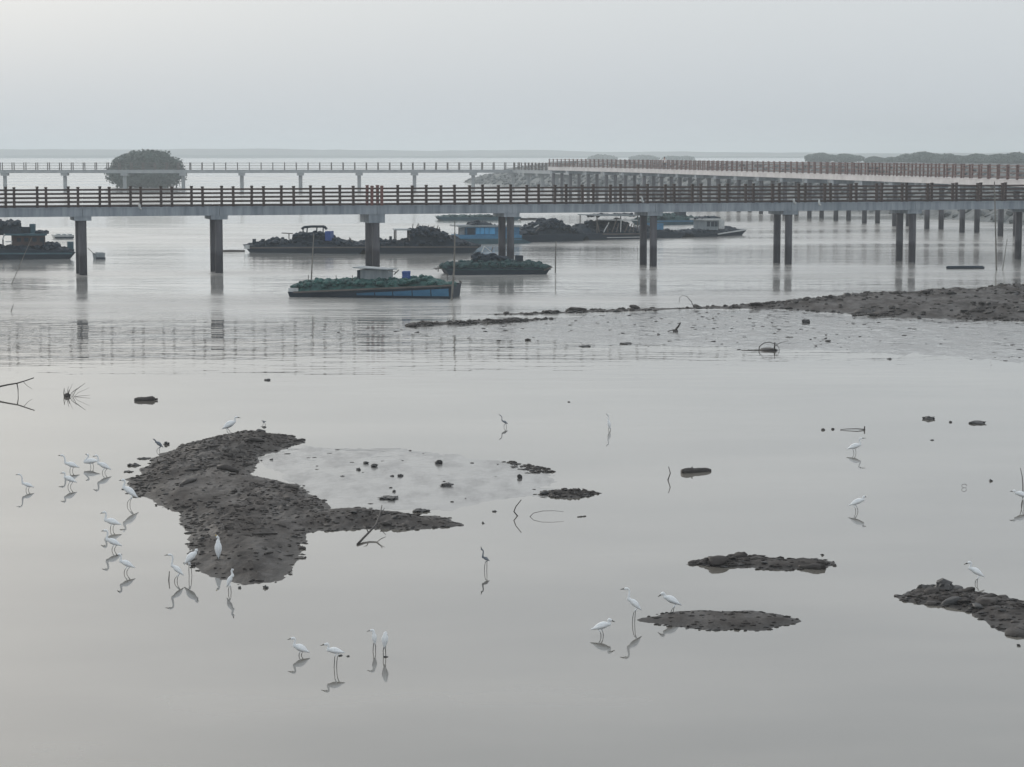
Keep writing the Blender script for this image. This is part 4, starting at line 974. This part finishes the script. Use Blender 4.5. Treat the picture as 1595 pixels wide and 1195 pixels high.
def person(label, x, line, zt):
    s = line.s_at_px(x); q = line.off(s, 0.2); t = thing('person', label, 'person', (q.x, q.y, zt + .003))
    bx, by, bz = q.x, q.y, zt + 0.003
    def skin(name, verts, edges, mt, rad):
        me = bpy.data.meshes.new(name); me.from_pydata([(bx + a, by + b, bz + c) for a, b, c in verts], edges, []); me.materials.append(mt)
        o = link(name, me, t); mod = o.modifiers.new('skin', 'SKIN')
        for i, r in enumerate(rad): me.skin_vertices[0].data[i].radius = (r, r * 0.85)
        me.skin_vertices[0].data[0].use_root = True
        o.modifiers.new('sub', 'SUBSURF').levels = 1; o.modifiers['sub'].render_levels = 2
        return o
    V = [(0, 0, .90), (0, 0, 1.12), (0, .02, 1.36), (0, .02, 1.47), (0, 0, 1.56), (0, -.01, 1.66),
         (.18, .02, 1.36), (.25, -.03, 1.10), (.20, -.20, .98), (.16, -.26, .98), (-.18, .02, 1.36), (-.26, 0, 1.10), (-.22, -.18, .97), (-.18, -.25, .97),
         (.09, 0, .84), (.10, -.01, .46), (.10, .02, .06), (.10, -.12, .035), (-.09, 0, .84), (-.10, .0, .46), (-.11, .03, .06), (-.12, -.11, .035)]
    E = [(0, 1), (1, 2), (2, 3), (3, 4), (4, 5), (2, 6), (6, 7), (7, 8), (8, 9), (2, 10), (10, 11), (11, 12), (12, 13), (0, 14), (14, 15), (15, 16), (16, 17), (0, 18), (18, 19), (19, 20), (20, 21)]
    Rr = [.14, .13, .14, .05, .085, .08, .07, .045, .035, .03, .07, .045, .035, .03, .09, .06, .04, .035, .09, .06, .04, .035]
    skin('body', V, E, M['skin'], Rr)
    skin('shirt', [V[0], V[1], V[2], V[6], V[7], V[10], V[11]], [(0, 1), (1, 2), (2, 3), (3, 4), (2, 5), (5, 6)], M['shirt'], [.155, .15, .16, .085, .06, .085, .06])
    skin('trousers', [V[0], V[14], V[15], V[16], V[18], V[19], V[20]], [(0, 1), (1, 2), (2, 3), (0, 4), (4, 5), (5, 6)], M['trousers'], [.15, .105, .075, .055, .105, .075, .055])
    MB().blob((bx, by + .025, bz + 1.66), (.10, .105, .11), random.Random(2), .08, 2).build('hair', M['hair'], t, True)
person('walker in a pale top standing at the red brown railing', 1032, ln3, 4.82)

# ------------------------------------------------------------------ egrets
def bez(p0, p1, p2, p3, n):
    out = []
    for i in range(n + 1):
        t = i / n; out.append(p0 * (1 - t) ** 3 + p1 * (3 * t * (1 - t) ** 2) + p2 * (3 * t * t * (1 - t)) + p3 * t ** 3)
    return out
def egret(label, foot, tail, chest, head, bill, grey=False, yellow=False, yaw=0.0, ground=0.0, fat=1.0, neckw=1.0, name='egret', cat='egret', leg_gap=1.0, group='wading egrets'):
    """side-on measurements in photo pixels, built at the bird's own distance and true size"""
    g = G(foot[0], foot[1], ground); D = g.y; k = D / F
    def loc(p):                         # local: x right, z up, metres from the foot point
        q = AT(p[0], p[1], D); return Vector((q.x - g.x, 0, q.z - ground))
    T, C, H_, Bl = loc(tail), loc(chest), loc(head), loc(bill)
    sgn = 1.0 if (C.x >= T.x) else -1.0
    if abs(Bl.x - H_.x) > 1e-4: sgn_b = 1.0 if Bl.x > H_.x else -1.0
    else: sgn_b = sgn
    ax = C - T; L_ = ax.length; ax = ax / L_; up = Vector((-ax.z, 0, ax.x)) * (1 if ax.x >= 0 else -1)
    if abs(ax.x) < 0.25: up = Vector((-1 if sgn < 0 else 1, 0, 0)) * 0.0
    pts = []; rad = []; flat = []
    prof = [(-0.06, .012), (0.02, .04), (0.12, .085), (0.25, .135), (0.40, .185), (0.55, .215), (0.70, .21), (0.82, .175), (0.92, .125)]
    for t, r in prof:
        pts.append(T + ax * (L_ * t) + up * (L_ * 0.05 * math.sin(math.pi * min(max(t, 0), 1)))); rad.append(r * L_ * fat)
    d = (H_ - C).length; nr = 0.0145 * neckw * max(0.75, min(1.2, L_ / 0.22))
    if d > 0.05:
        c1 = C + Vector((sgn * 0.30 * d, 0, 0.05 * d)) if d > 0.1 else C + ax * 0.3 * d
        c2 = H_ + Vector((-sgn_b * 0.45 * d, 0, -0.10 * d))
        nk = bez(C - ax * L_ * 0.01, c1, c2, H_, 11)
    else: nk = [C, C.lerp(H_, .5), H_]
    n_ = len(nk)
    for i, p in enumerate(nk[1:-1] if n_ > 3 else nk[1:-1]):
        t = (i + 1) / (n_ - 1); pts.append(p); rad.append(nr * (1 + 1.6 * (1 - t) ** 4) if d > .05 else nr * 2)
    hd = (Bl - H_); hl = max(hd.length, 0.02); hd = hd / hl if hd.length > 1e-6 else Vector((sgn, 0, 0))
    pts += [H_ - hd * 0.004, H_ + hd * min(0.022, hl * .3), H_ + hd * min(0.045, hl * .5)]; rad += [nr * 1.3, nr * 1.45, nr * 0.85]
    m_ = MB(); nb = 10
    m_.tube(pts, rad, nb, 0, flat=0.86)
    bl_len = max(hl, 0.055)
    m_.tube([H_ + hd * min(0.035, hl * .4), H_ + hd * (bl_len * 0.65), H_ + hd * (bl_len * 1.05) + Vector((0, 0, -0.004))], [nr * 0.85, nr * 0.55, 0.004], 6, 1)
    # folded wings and tail plumes
    for sd in (-1, 1):
        wpts = [T + ax * (L_ * q) + up * (L_ * 0.02) + Vector((0, sd * L_ * w_ * fat, 0)) for q, w_ in ((-0.10, .03), (0.15, .08), (0.42, .135), (0.68, .14), (0.86, .09))]
        m_.tube(wpts, [L_ * .02 * fat, L_ * .07 * fat, L_ * .115 * fat, L_ * .11 * fat, L_ * .05 * fat], 7, 0, flat=0.5)
    # legs
    for sd in (-1, 1):
        fx = sd * 2.0 * k * leg_gap
        q = min(max(((Vector((fx, 0, 0)) - T).dot(ax)) / L_, .25), .6) if abs(ax.x) > .4 else .35
        hip = T + ax * (L_ * q) - up * (L_ * .1); hip.y = sd * L_ * .07
        thigh_z = max(hip.z - L_ * .24, hip.z * .55)
        if hip.z <= 0.015: continue
        knee = Vector((fx * .9 - sgn * .008, sd * L_ * .06, max(thigh_z * .55, 0.004)))
        m_.tube([hip, Vector((hip.x * .4 + fx * .6, hip.y, thigh_z))], [L_ * .05, .007], 6, 0)
        m_.tube([Vector((hip.x * .4 + fx * .6, hip.y, thigh_z)), knee, Vector((fx, sd * L_ * .06, -0.06 if ground == 0 else 0.004))], [.0048, .0056, .0042], 5, 2)
        if ground > 0:
            for a in (-0.5, 0, 0.5): m_.tube([Vector((fx, sd * L_ * .06, .006)), Vector((fx + sgn * .045 * math.cos(a), sd * L_ * .06 + .045 * math.sin(a), .004))], [.006, .003], 4, 2)
    me = m_.mesh(name, [M['feather_grey' if grey else 'feather'], M['bill_yellow' if yellow else 'bill'], M['leg']], True)
    o = link(name, me, None, g); o.rotation_euler = (0, 0, yaw)
    return tag(o, label, cat, group)

def isl_ground(x, y, b=None):
    b = b or b_island; p = G(x, y, 0.1); h, sd = bank_h(b, p.x, p.y); return max(h, 0.005)
egret('lone egret with stretched neck farthest out from the mud island', (42, 764), (51.5, 759), (37, 753.5), (30, 738.8), (25, 739.3), yaw=.1)
egret('egret with high curved neck standing just behind a stooping one', (110.5, 734), (122, 728), (103.5, 722), (97, 709.5), (90.5, 709.6))
egret('egret with its wing drooped, front one of the crowded pair', (107.5, 759), (118, 751), (101.5, 743.5), (99.5, 736.2), (94.2, 737.3), fat=1.1)
egret('broad egret with upright neck overlapped by its neighbour', (143, 728), (153.5, 718), (132, 720), (136.5, 708.5), (133.5, 707.5), fat=.95)
egret('egret with hooked neck overlapping a broader bird behind it', (161, 737), (171.5, 731), (154, 722), (150, 709.6), (144.5, 711.2))
egret('egret stepping right beside the rounded side of the mud island', (200, 787), (213, 774.5), (193.5, 759.5), (192.5, 747.8), (185.5, 748.4), neckw=1.1)
egret('egret with swan like neck, topmost of the close file of three', (173.5, 825), (187, 817), (165, 810.5), (163, 797.8), (156.5, 799.6))
egret('egret bending its neck, middle bird of the close file of three', (176, 857), (188, 850), (167.5, 841), (165, 826.3), (158, 827.3))
egret('egret with straight raised neck, last of the close file of three', (195, 893), (208.5, 884), (189, 874.5), (186, 863.5), (182.5, 865.2))
egret('tall egret with long bill beside a thin upright stick', (273.5, 906), (284.5, 895.5), (269.5, 882), (265.5, 864.2), (256.5, 864.8))
egret('hunched egret on bare legs at the edge of the mud island', (297, 897), (288.5, 878), (304.5, 861), (305.8, 856), (307.5, 862.5), fat=1.15)
egret('white egret resting on the mud of the big island, back turned', (340, 872), (340.2, 869.5), (339.6, 843), (338.6, 836.5), (336, 833.6), ground=isl_ground(340, 872), yellow=True, fat=1.0)
egret('slim egret facing away at the foot of the mud island', (358.5, 923), (354, 913.5), (361.4, 897), (362.3, 887.5), (362.8, 884.2), neckw=1.2)
egret('plump egret looking along the island from its topmost point', (356.5, 674.5), (347.3, 667.8), (365, 657.5), (367.6, 649.8), (374.5, 651), ground=isl_ground(357, 676), fat=1.2)
egret('small greyish egret near a floating clod off the island shoulder', (246, 703), (253.3, 696.5), (243, 688.5), (241, 685.6), (237.8, 683.4), grey=True)
egret('tiny wader perched on a clod by the top of the island', (411, 664.5), (414.5, 656.5), (409.5, 658), (410, 655.5), (407.8, 655.6), grey=True, name='wader', cat='wader', neckw=.7, ground=0.05)
egret('small pale egret with slanting thin neck in open water past the wet flat', (786.5, 665.5), (790.5, 660), (783, 656), (779.5, 647.5), (777, 645.5), grey=True, neckw=.8)
egret('faint pale egret seen end on in open water above the drift log', (949, 670), (950, 668), (948, 655.5), (946.5, 647), (945, 645.2), neckw=.9)
egret('dark grey heron on long thin legs below the bent stick', (756, 889), (761.8, 873.5), (753.2, 868.5), (750.2, 856), (749.4, 852.8), grey=True, fat=1.2, name='heron', cat='heron')
egret('egret with thin raised neck and legs nearly hidden by water', (467, 1021), (480.2, 1016), (459, 1006), (457.5, 994.2), (448.4, 995.8), fat=1.15)
egret('egret with S bent neck on long straight legs', (522, 1040), (534.8, 1016.6), (511.5, 1012.5), (510, 1003.2), (499.8, 1005.2))
egret('upright egret turning its bill over its shoulder, one of the close pair', (582.5, 1014), (584, 1004), (582.4, 985.5), (580.5, 981.6), (572, 983.2), fat=1.0)
egret('headless looking egret with its back turned, one of the close pair', (599.5, 1023), (598.6, 1009), (600.2, 986.5), (600.5, 985), (600.8, 988), fat=1.1)
egret('stooping egret with a hooked neck beside the tall straight necked one', (938.5, 991), (922.5, 980.5), (949, 972), (948.5, 965.3), (957.3, 968.4), fat=.95)
egret('tallest egret with straight neck and level bill off the oval mud bar', (986.5, 971), (997.5, 949.5), (980.6, 934), (976.8, 917), (966.8, 917.8))
egret('egret looking down from the edge of the oval mud bar', (1046.5, 955.5), (1059, 942), (1035.8, 930), (1033, 924), (1025.4, 929.2), ground=0.02)
egret('slender egret wading near the fallen fence post', (1332, 706), (1320.5, 699.3), (1339.5, 693), (1340.2, 683), (1348.6, 682.4), neckw=.85)
egret('short necked egret wading alone between the fence post and the thin bar', (1335, 797), (1324, 787), (1344.5, 778.5), (1345.2, 774), (1349.2, 774), fat=.95)
egret('egret cut by the picture edge, wading beside an upright cane', (1592, 788), (1602, 774), (1582.5, 768), (1580.5, 764.6), (1573.4, 765.6))
egret('egret with drawn up neck standing behind the stone topped mud bar', (1520, 909), (1531.5, 898), (1511.5, 885.5), (1511, 876), (1502, 879))

# ------------------------------------------------------------------ driftwood, stones, sticks
def clump(label, parts, name, cat, mt=None, group=None):
    m_ = MB()
    rn = random.Random(hash(label) % 1000 if False else len(label) * 13 + int(parts[0][1]))
    for p in parts:
        if p[0] == 'blob':
            _, x, y, wpx, hpx = p; k = 1 / S(y); g = G(x, y)
            m_.blob((g.x, g.y, hpx * k * 0.15), (wpx * k / 2, wpx * k * .42, hpx * k * 0.75), rn, 0.4, 2, rz=rn.uniform(-.4, .4))
        else:
            _, y0, pts, r = p; g = G(pts[0][0], y0); D = g.y
            q = [AT(a, b, D) for a, b in pts]; q = [Vector((a.x, a.y + rn.uniform(-.03, .03), a.z)) for a in q]
            rr = [r * (1 - .5 * i / max(1, len(q) - 1)) for i in range(len(q))]
            m_.tube(q, rr, 6)
    return tag(m_.build(name, mt or M['wood'], None, True), label, cat, group)
def log(label, x0, y0, x1, y1, r0, r1, name='drift_log', knob=False):
    a, b = G(x0, y0, r0 * .35), G(x1, y1, r1 * .35); m_ = MB(); n = 9; rn = random.Random(int(x0))
    pts = [a.lerp(b, i / n) + Vector((0, 0, rn.uniform(-.006, .006))) for i in range(n + 1)]
    rr = [(r0 + (r1 - r0) * i / n) * rn.uniform(.93, 1.05) for i in range(n + 1)]; rr[0] *= .75; rr[-1] *= .6
    m_.tube(pts, rr, 12)
    if knob: m_.tube([b, b + (b - a).normalized() * 0.09], [r1 * .35, r1 * .3], 8)
    m_.tube([a.lerp(b, .3), a.lerp(b, .36) + Vector((0, -.02, r0 * 1.25))], [r0 * .3, r0 * .15], 6)
    return tag(m_.build(name, M['wood'], None, True), label, 'log')
log('stout dark log floating flat beside the bent stick', 1062, 735, 1107, 732.5, 0.085, 0.062)
log('bottle shaped dark log floating above the mud island', 209, 623, 241, 622, 0.072, 0.095, knob=True)
log('thick dark driftwood lump at the end of the thin mud bar', 1244, 883.5, 1279, 884.5, 0.04, 0.075)
log('short dark stick of wood floating off the wet flat', 899.5, 805.2, 913, 804, 0.014, 0.014)
clump('bent thin stick standing beside the stout log', [('stick', 748, [(1041, 757), (1040.5, 748), (1044, 737), (1041.5, 727)], .018)], 'stick', 'stick')
clump('thin upright stick beside the tall long billed egret', [('stick', 904, [(263.3, 910), (263.3, 904), (263.5, 890.5)], .014)], 'stick', 'stick')
clump('crooked stick with a long arching cane in the water below the wet flat', [('stick', 804, [(807, 812), (806, 804), (800.5, 797), (803.5, 789), (812, 778.5)], .017), ('stick', 804.5, [(824, 806), (831, 799), (845, 795.8), (862, 795.5), (878, 797)], .007), ('stick', 804, [(806, 804), (813, 806), (821, 806.5)], .008)], 'stick', 'stick')
m_ = MB()                                            # lies from the water up onto the spit
m_.tube([G(557, 848, .01), G(566, 838, .05), G(576, 828, .10), G(586, 817, .17), G(592, 801, .30), G(595, 787, .42)], [.024, .022, .02, .018, .014, .008], 7)
m_.tube([G(574, 830, .09), G(571, 824, .16), G(566, 819, .20)], [.012, .01, .005], 5)
m_.tube([G(588, 816, .17), G(594, 826, .08), G(601, 833, .02)], [.010, .008, .005], 5)
m_.tube([G(592, 801, .30), G(599, 792, .38)], [.010, .005], 5)
tag(m_.build('branch', M['wood'], None, True), 'forked branch leaning on the spit of the mud island', 'branch')
clump('long branch slanting out of the water by the picture edge', [('stick', 614, [(-14, 612), (0, 602), (12, 599.5), (27, 597), (40, 593), (53, 588.5)], .032), ('stick', 614, [(26, 597), (28, 606), (28, 616)], .018), ('stick', 614, [(-4, 622), (0, 618), (11, 616)], .03), ('stick', 614, [(36, 594), (42, 601), (50, 606)], .008)], 'branch', 'branch')
clump('tuft of twigs and root sticking out of still water', [('blob', 104, 618, 10, 6)] + [('stick', 618, [(102 + i * 2, 620), (102 + i * 3.2, 612 - (i % 3) * 2), (100 + i * 6.5, 606 - (i * 37 % 11))], .006 + .004 * (i % 2)) for i in range(7)] + [('stick', 618, [(100, 622), (99.5, 612), (100, 605)], .016), ('stick', 618, [(106, 622), (106.5, 612), (108, 607)], .018), ('stick', 618, [(110, 619), (124, 617), (140, 615.5)], .008)], 'twig_tuft', 'twigs')
clump('hooped wire and sunken timber on the edge of the wide wet flat', [('blob', 1197, 546, 30, 5), ('stick', 546, [(1182, 547), (1183, 540), (1189, 535), (1198, 533), (1208, 536), (1213, 541), (1214, 547)], .02), ('stick', 546, [(1206, 548), (1206.5, 540), (1207, 533)], .035), ('stick', 546, [(1206, 540), (1215, 534), (1228, 531)], .012), ('stick', 546, [(1155, 546), (1175, 545), (1185, 545)], .02)], 'wire_tangle', 'debris')
clump('leaning splintered snag on the wide wet flat', [('blob', 1052, 517, 9, 4), ('stick', 517, [(1051, 518), (1053, 513), (1057, 508), (1060, 502.5)], .06), ('stick', 517, [(1052, 515), (1048, 514), (1040, 516)], .03)], 'snag', 'snag')
clump('thin wire hoop standing on the crest of the mud ridge', [('stick', 479, [(1081, 480), (1077, 470), (1070, 462), (1063, 460), (1058.5, 464), (1058, 472)], .018), ('stick', 479, [(1083, 484), (1082.5, 474)], .05)], 'wire_hoop', 'wire')
clump('toppled fence post with its rail just breaking the surface', [('stick', 670, [(1346, 676), (1346.5, 670), (1346.8, 664)], .03), ('stick', 670, [(1346, 669), (1335, 668), (1320, 668.5), (1309, 669.5)], .016), ('blob', 1297, 669, 5, 3), ('blob', 1282, 670, 6, 3)], 'fence_post', 'post')
clump('thin cane standing behind the egret at the picture edge', [('stick', 768, [(1593.5, 770), (1593.5, 755), (1592.5, 742), (1589, 729)], .012)], 'stick', 'stick')
clump('curled wire ring lying in the water past the short necked egret', [('stick', 760, [(1502 + 4 * math.cos(a), 757 - 3 * math.sin(a)) for a in [i * .8 for i in range(8)]], .006)], 'wire_ring', 'wire')
STN = [  # x, y(waterline), w, h, label
    (417, 592.5, 10, 4, 'small dark stone alone in still water above the island'),
    (1447, 653, 20, 7, 'lumpy stone, left partner of the split rock in still water'),
    (1521, 659.5, 26, 6, 'ragged flat rock with crumbs around it in still water'),
    (1480, 658, 6, 3, 'tiny stone between the lumpy stone and the ragged rock'),
    (1543, 749.5, 6, 4, 'tiny round stone near the curled wire ring'),
    (1469, 921, 34, 21, 'big pointed dark stone on the ridge of the mud bar'),
    (1442, 922, 26, 12, 'rounded stone beside the big pointed one on the mud bar'),
    (1255, 502.5, 12, 6, 'blocky dark stone on the wide wet flat below the ridge'),
    (912, 540, 16, 3, 'flat dark slab at the lower edge of the wide wet flat'),
    (974, 535.5, 22, 3, 'broken flat slab near the lower edge of the wide wet flat'),
    (1386, 559.5, 8, 3, 'small stone just off the lower edge of the wide wet flat'),
    (683, 722, 12, 6, 'squarish black stone on the pale wet flat'),
    (697, 757, 20, 5, 'long black stone lying across the pale wet flat'),
    (609, 777, 30, 5, 'flat broken board like stone near the spit'),
    (583, 727, 13, 5, 'dark stone beside a smaller one on the pale wet flat'),
    (570, 722, 8, 4, 'small stone just behind another on the pale wet flat'),
    (559, 732, 8, 3, 'little stone nearest the dark mud on the pale wet flat'),
    (623, 742, 9, 4, 'little pointed stone in the middle of the pale wet flat'),
    (611, 742, 7, 2, 'low flat pebble by the little pointed stone'),
    (614, 766, 6, 3, 'tiny stone above the board like stone'),
    (655, 797, 24, 6, 'dark clod perched on the spit beside the wet flat'),
    (810, 745, 8, 6, 'sharp upright stone near the ragged end of the wet flat'),
    (770, 797, 8, 3, 'tiny clod in the water beyond the tip of the spit'),
    (752, 815, 5, 3, 'tiniest clod in the water just off the tip of the spit'),
    (259, 692.5, 9, 5, 'small dark clod floating behind the greyish egret'),
    (224, 714.5, 20, 3, 'flat clod in the water, uppermost of three by the shoulder'),
    (210, 725, 18, 5, 'rounded clod in the water, middle of three by the shoulder'),
    (199, 735, 15, 3, 'thin clod in the water, lowest of three by the shoulder'),
    (405, 671, 16, 3, 'flat clod in the water at the topmost point of the island'),
    (411, 665.8, 8, 2.5, 'little clod under the tiny wader'),
    (531, 1021.5, 7, 2.5, 'small scrap floating just behind the S necked egret'),
    (542, 1022.5, 5, 2.5, 'tiniest scrap floating behind the S necked egret'),
    (600, 1023.5, 8, 2.5, 'dark lump at the feet of the back turned egret'),
    (1281, 865, 5, 3, 'tiny stone behind the driftwood end of the thin bar'),
    (1586, 1006, 6, 4, 'tiny stone off the stony end of the mud bar'),
    (373, 916, 6, 4, 'tiny stone by the slim egret at the island foot'),
    (413, 916, 8, 5, 'small stone off the foot of the mud island'),
    (886, 626.5, 4, 2, 'speck of a stone in open water past the wet flat'),
    (1452, 686, 6, 2, 'thin speck of drift below the lumpy stone'),
]
for x, y, w_, h_, lb in STN:
    b = None
    for bb in BANKS:
        p = G(x, y); h, sd = bank_h(bb, p.x, p.y)
        if sd > 0 and h > 0: b = h
    k = 1 / S(y); g = G(x, y, b or 0.0); rn = random.Random(int(x * 3 + y)); m_ = MB()
    if b: g.z += h_ * k * 0.22
    m_.blob((g.x, g.y, g.z + h_ * k * 0.08), (w_ * k * .42, w_ * k * .45, h_ * k * .62), rn, .65, 2, rz=rn.uniform(-.5, .5))
    for q in range(2 if w_ < 10 else 4):
        m_.blob((g.x + w_ * k * rn.uniform(-.42, .42), g.y + rn.uniform(-.06, .06), g.z + h_ * k * rn.uniform(-.1, .2)), (w_ * k * rn.uniform(.12, .28), w_ * k * .2, h_ * k * rn.uniform(.25, .5)), rn, .7, 2)
    nm = 'stone' if 'clod' not in lb and 'scrap' not in lb else ('mud_lump' if 'clod' in lb else 'drift_scrap')
    tag(m_.build(nm, M['stone'], None, False), lb, 'stone' if nm == 'stone' else ('clod' if nm == 'mud_lump' else 'scrap'))
# rough debris lying on the island
LYING = [(430, 700, 60, 'flat'), (395, 678, 26, 'rise')]
for (xa, ya, xb, yb, r) in ((300, 700, 342, 694, .035), (282, 756, 306, 746, .06), (393, 833, 432, 831, .03), (288, 733, 312, 731, .03), (325, 727, 352, 726, .04), (380, 686, 412, 687, .06), (338, 728, 372, 735, .09), (428, 817, 446, 821, .025), (290, 701, 316, 699, .02), (412, 863, 425, 860, .03)):
    h0 = isl_ground(xa, ya); a, b = G(xa, ya, h0 + r * .3), G(xb, yb, isl_ground(xb, yb) + r * .3)
    c = MB().tube([a, a.lerp(b, .35) + Vector((0, 0, r * .35)), a.lerp(b, .7) + Vector((0, 0, r * .2)), b], [r * .5, r, r * .8, r * .4], 8).build('driftwood', M['wood'], b_island['o'], True)

# ------------------------------------------------------------------ haze
hm = bpy.data.materials.new('damp_haze'); hm.use_nodes = True
n = hm.node_tree; n.nodes.clear()
ho = n.nodes.new('ShaderNodeOutputMaterial'); hv = n.nodes.new('ShaderNodeVolumePrincipled')
hv.inputs['Color'].default_value = (0.90, 0.965, 1.0, 1); hv.inputs['Density'].default_value = 0.0005
hv.inputs['Anisotropy'].default_value = 0.0
n.links.new(hv.outputs[0], ho.inputs['Volume'])
m_ = MB().box((0, 2200, 11.5), (8000, 5000, 25))
tag(m_.build('haze', hm), 'pale damp haze over the whole estuary', 'haze', kind='stuff')
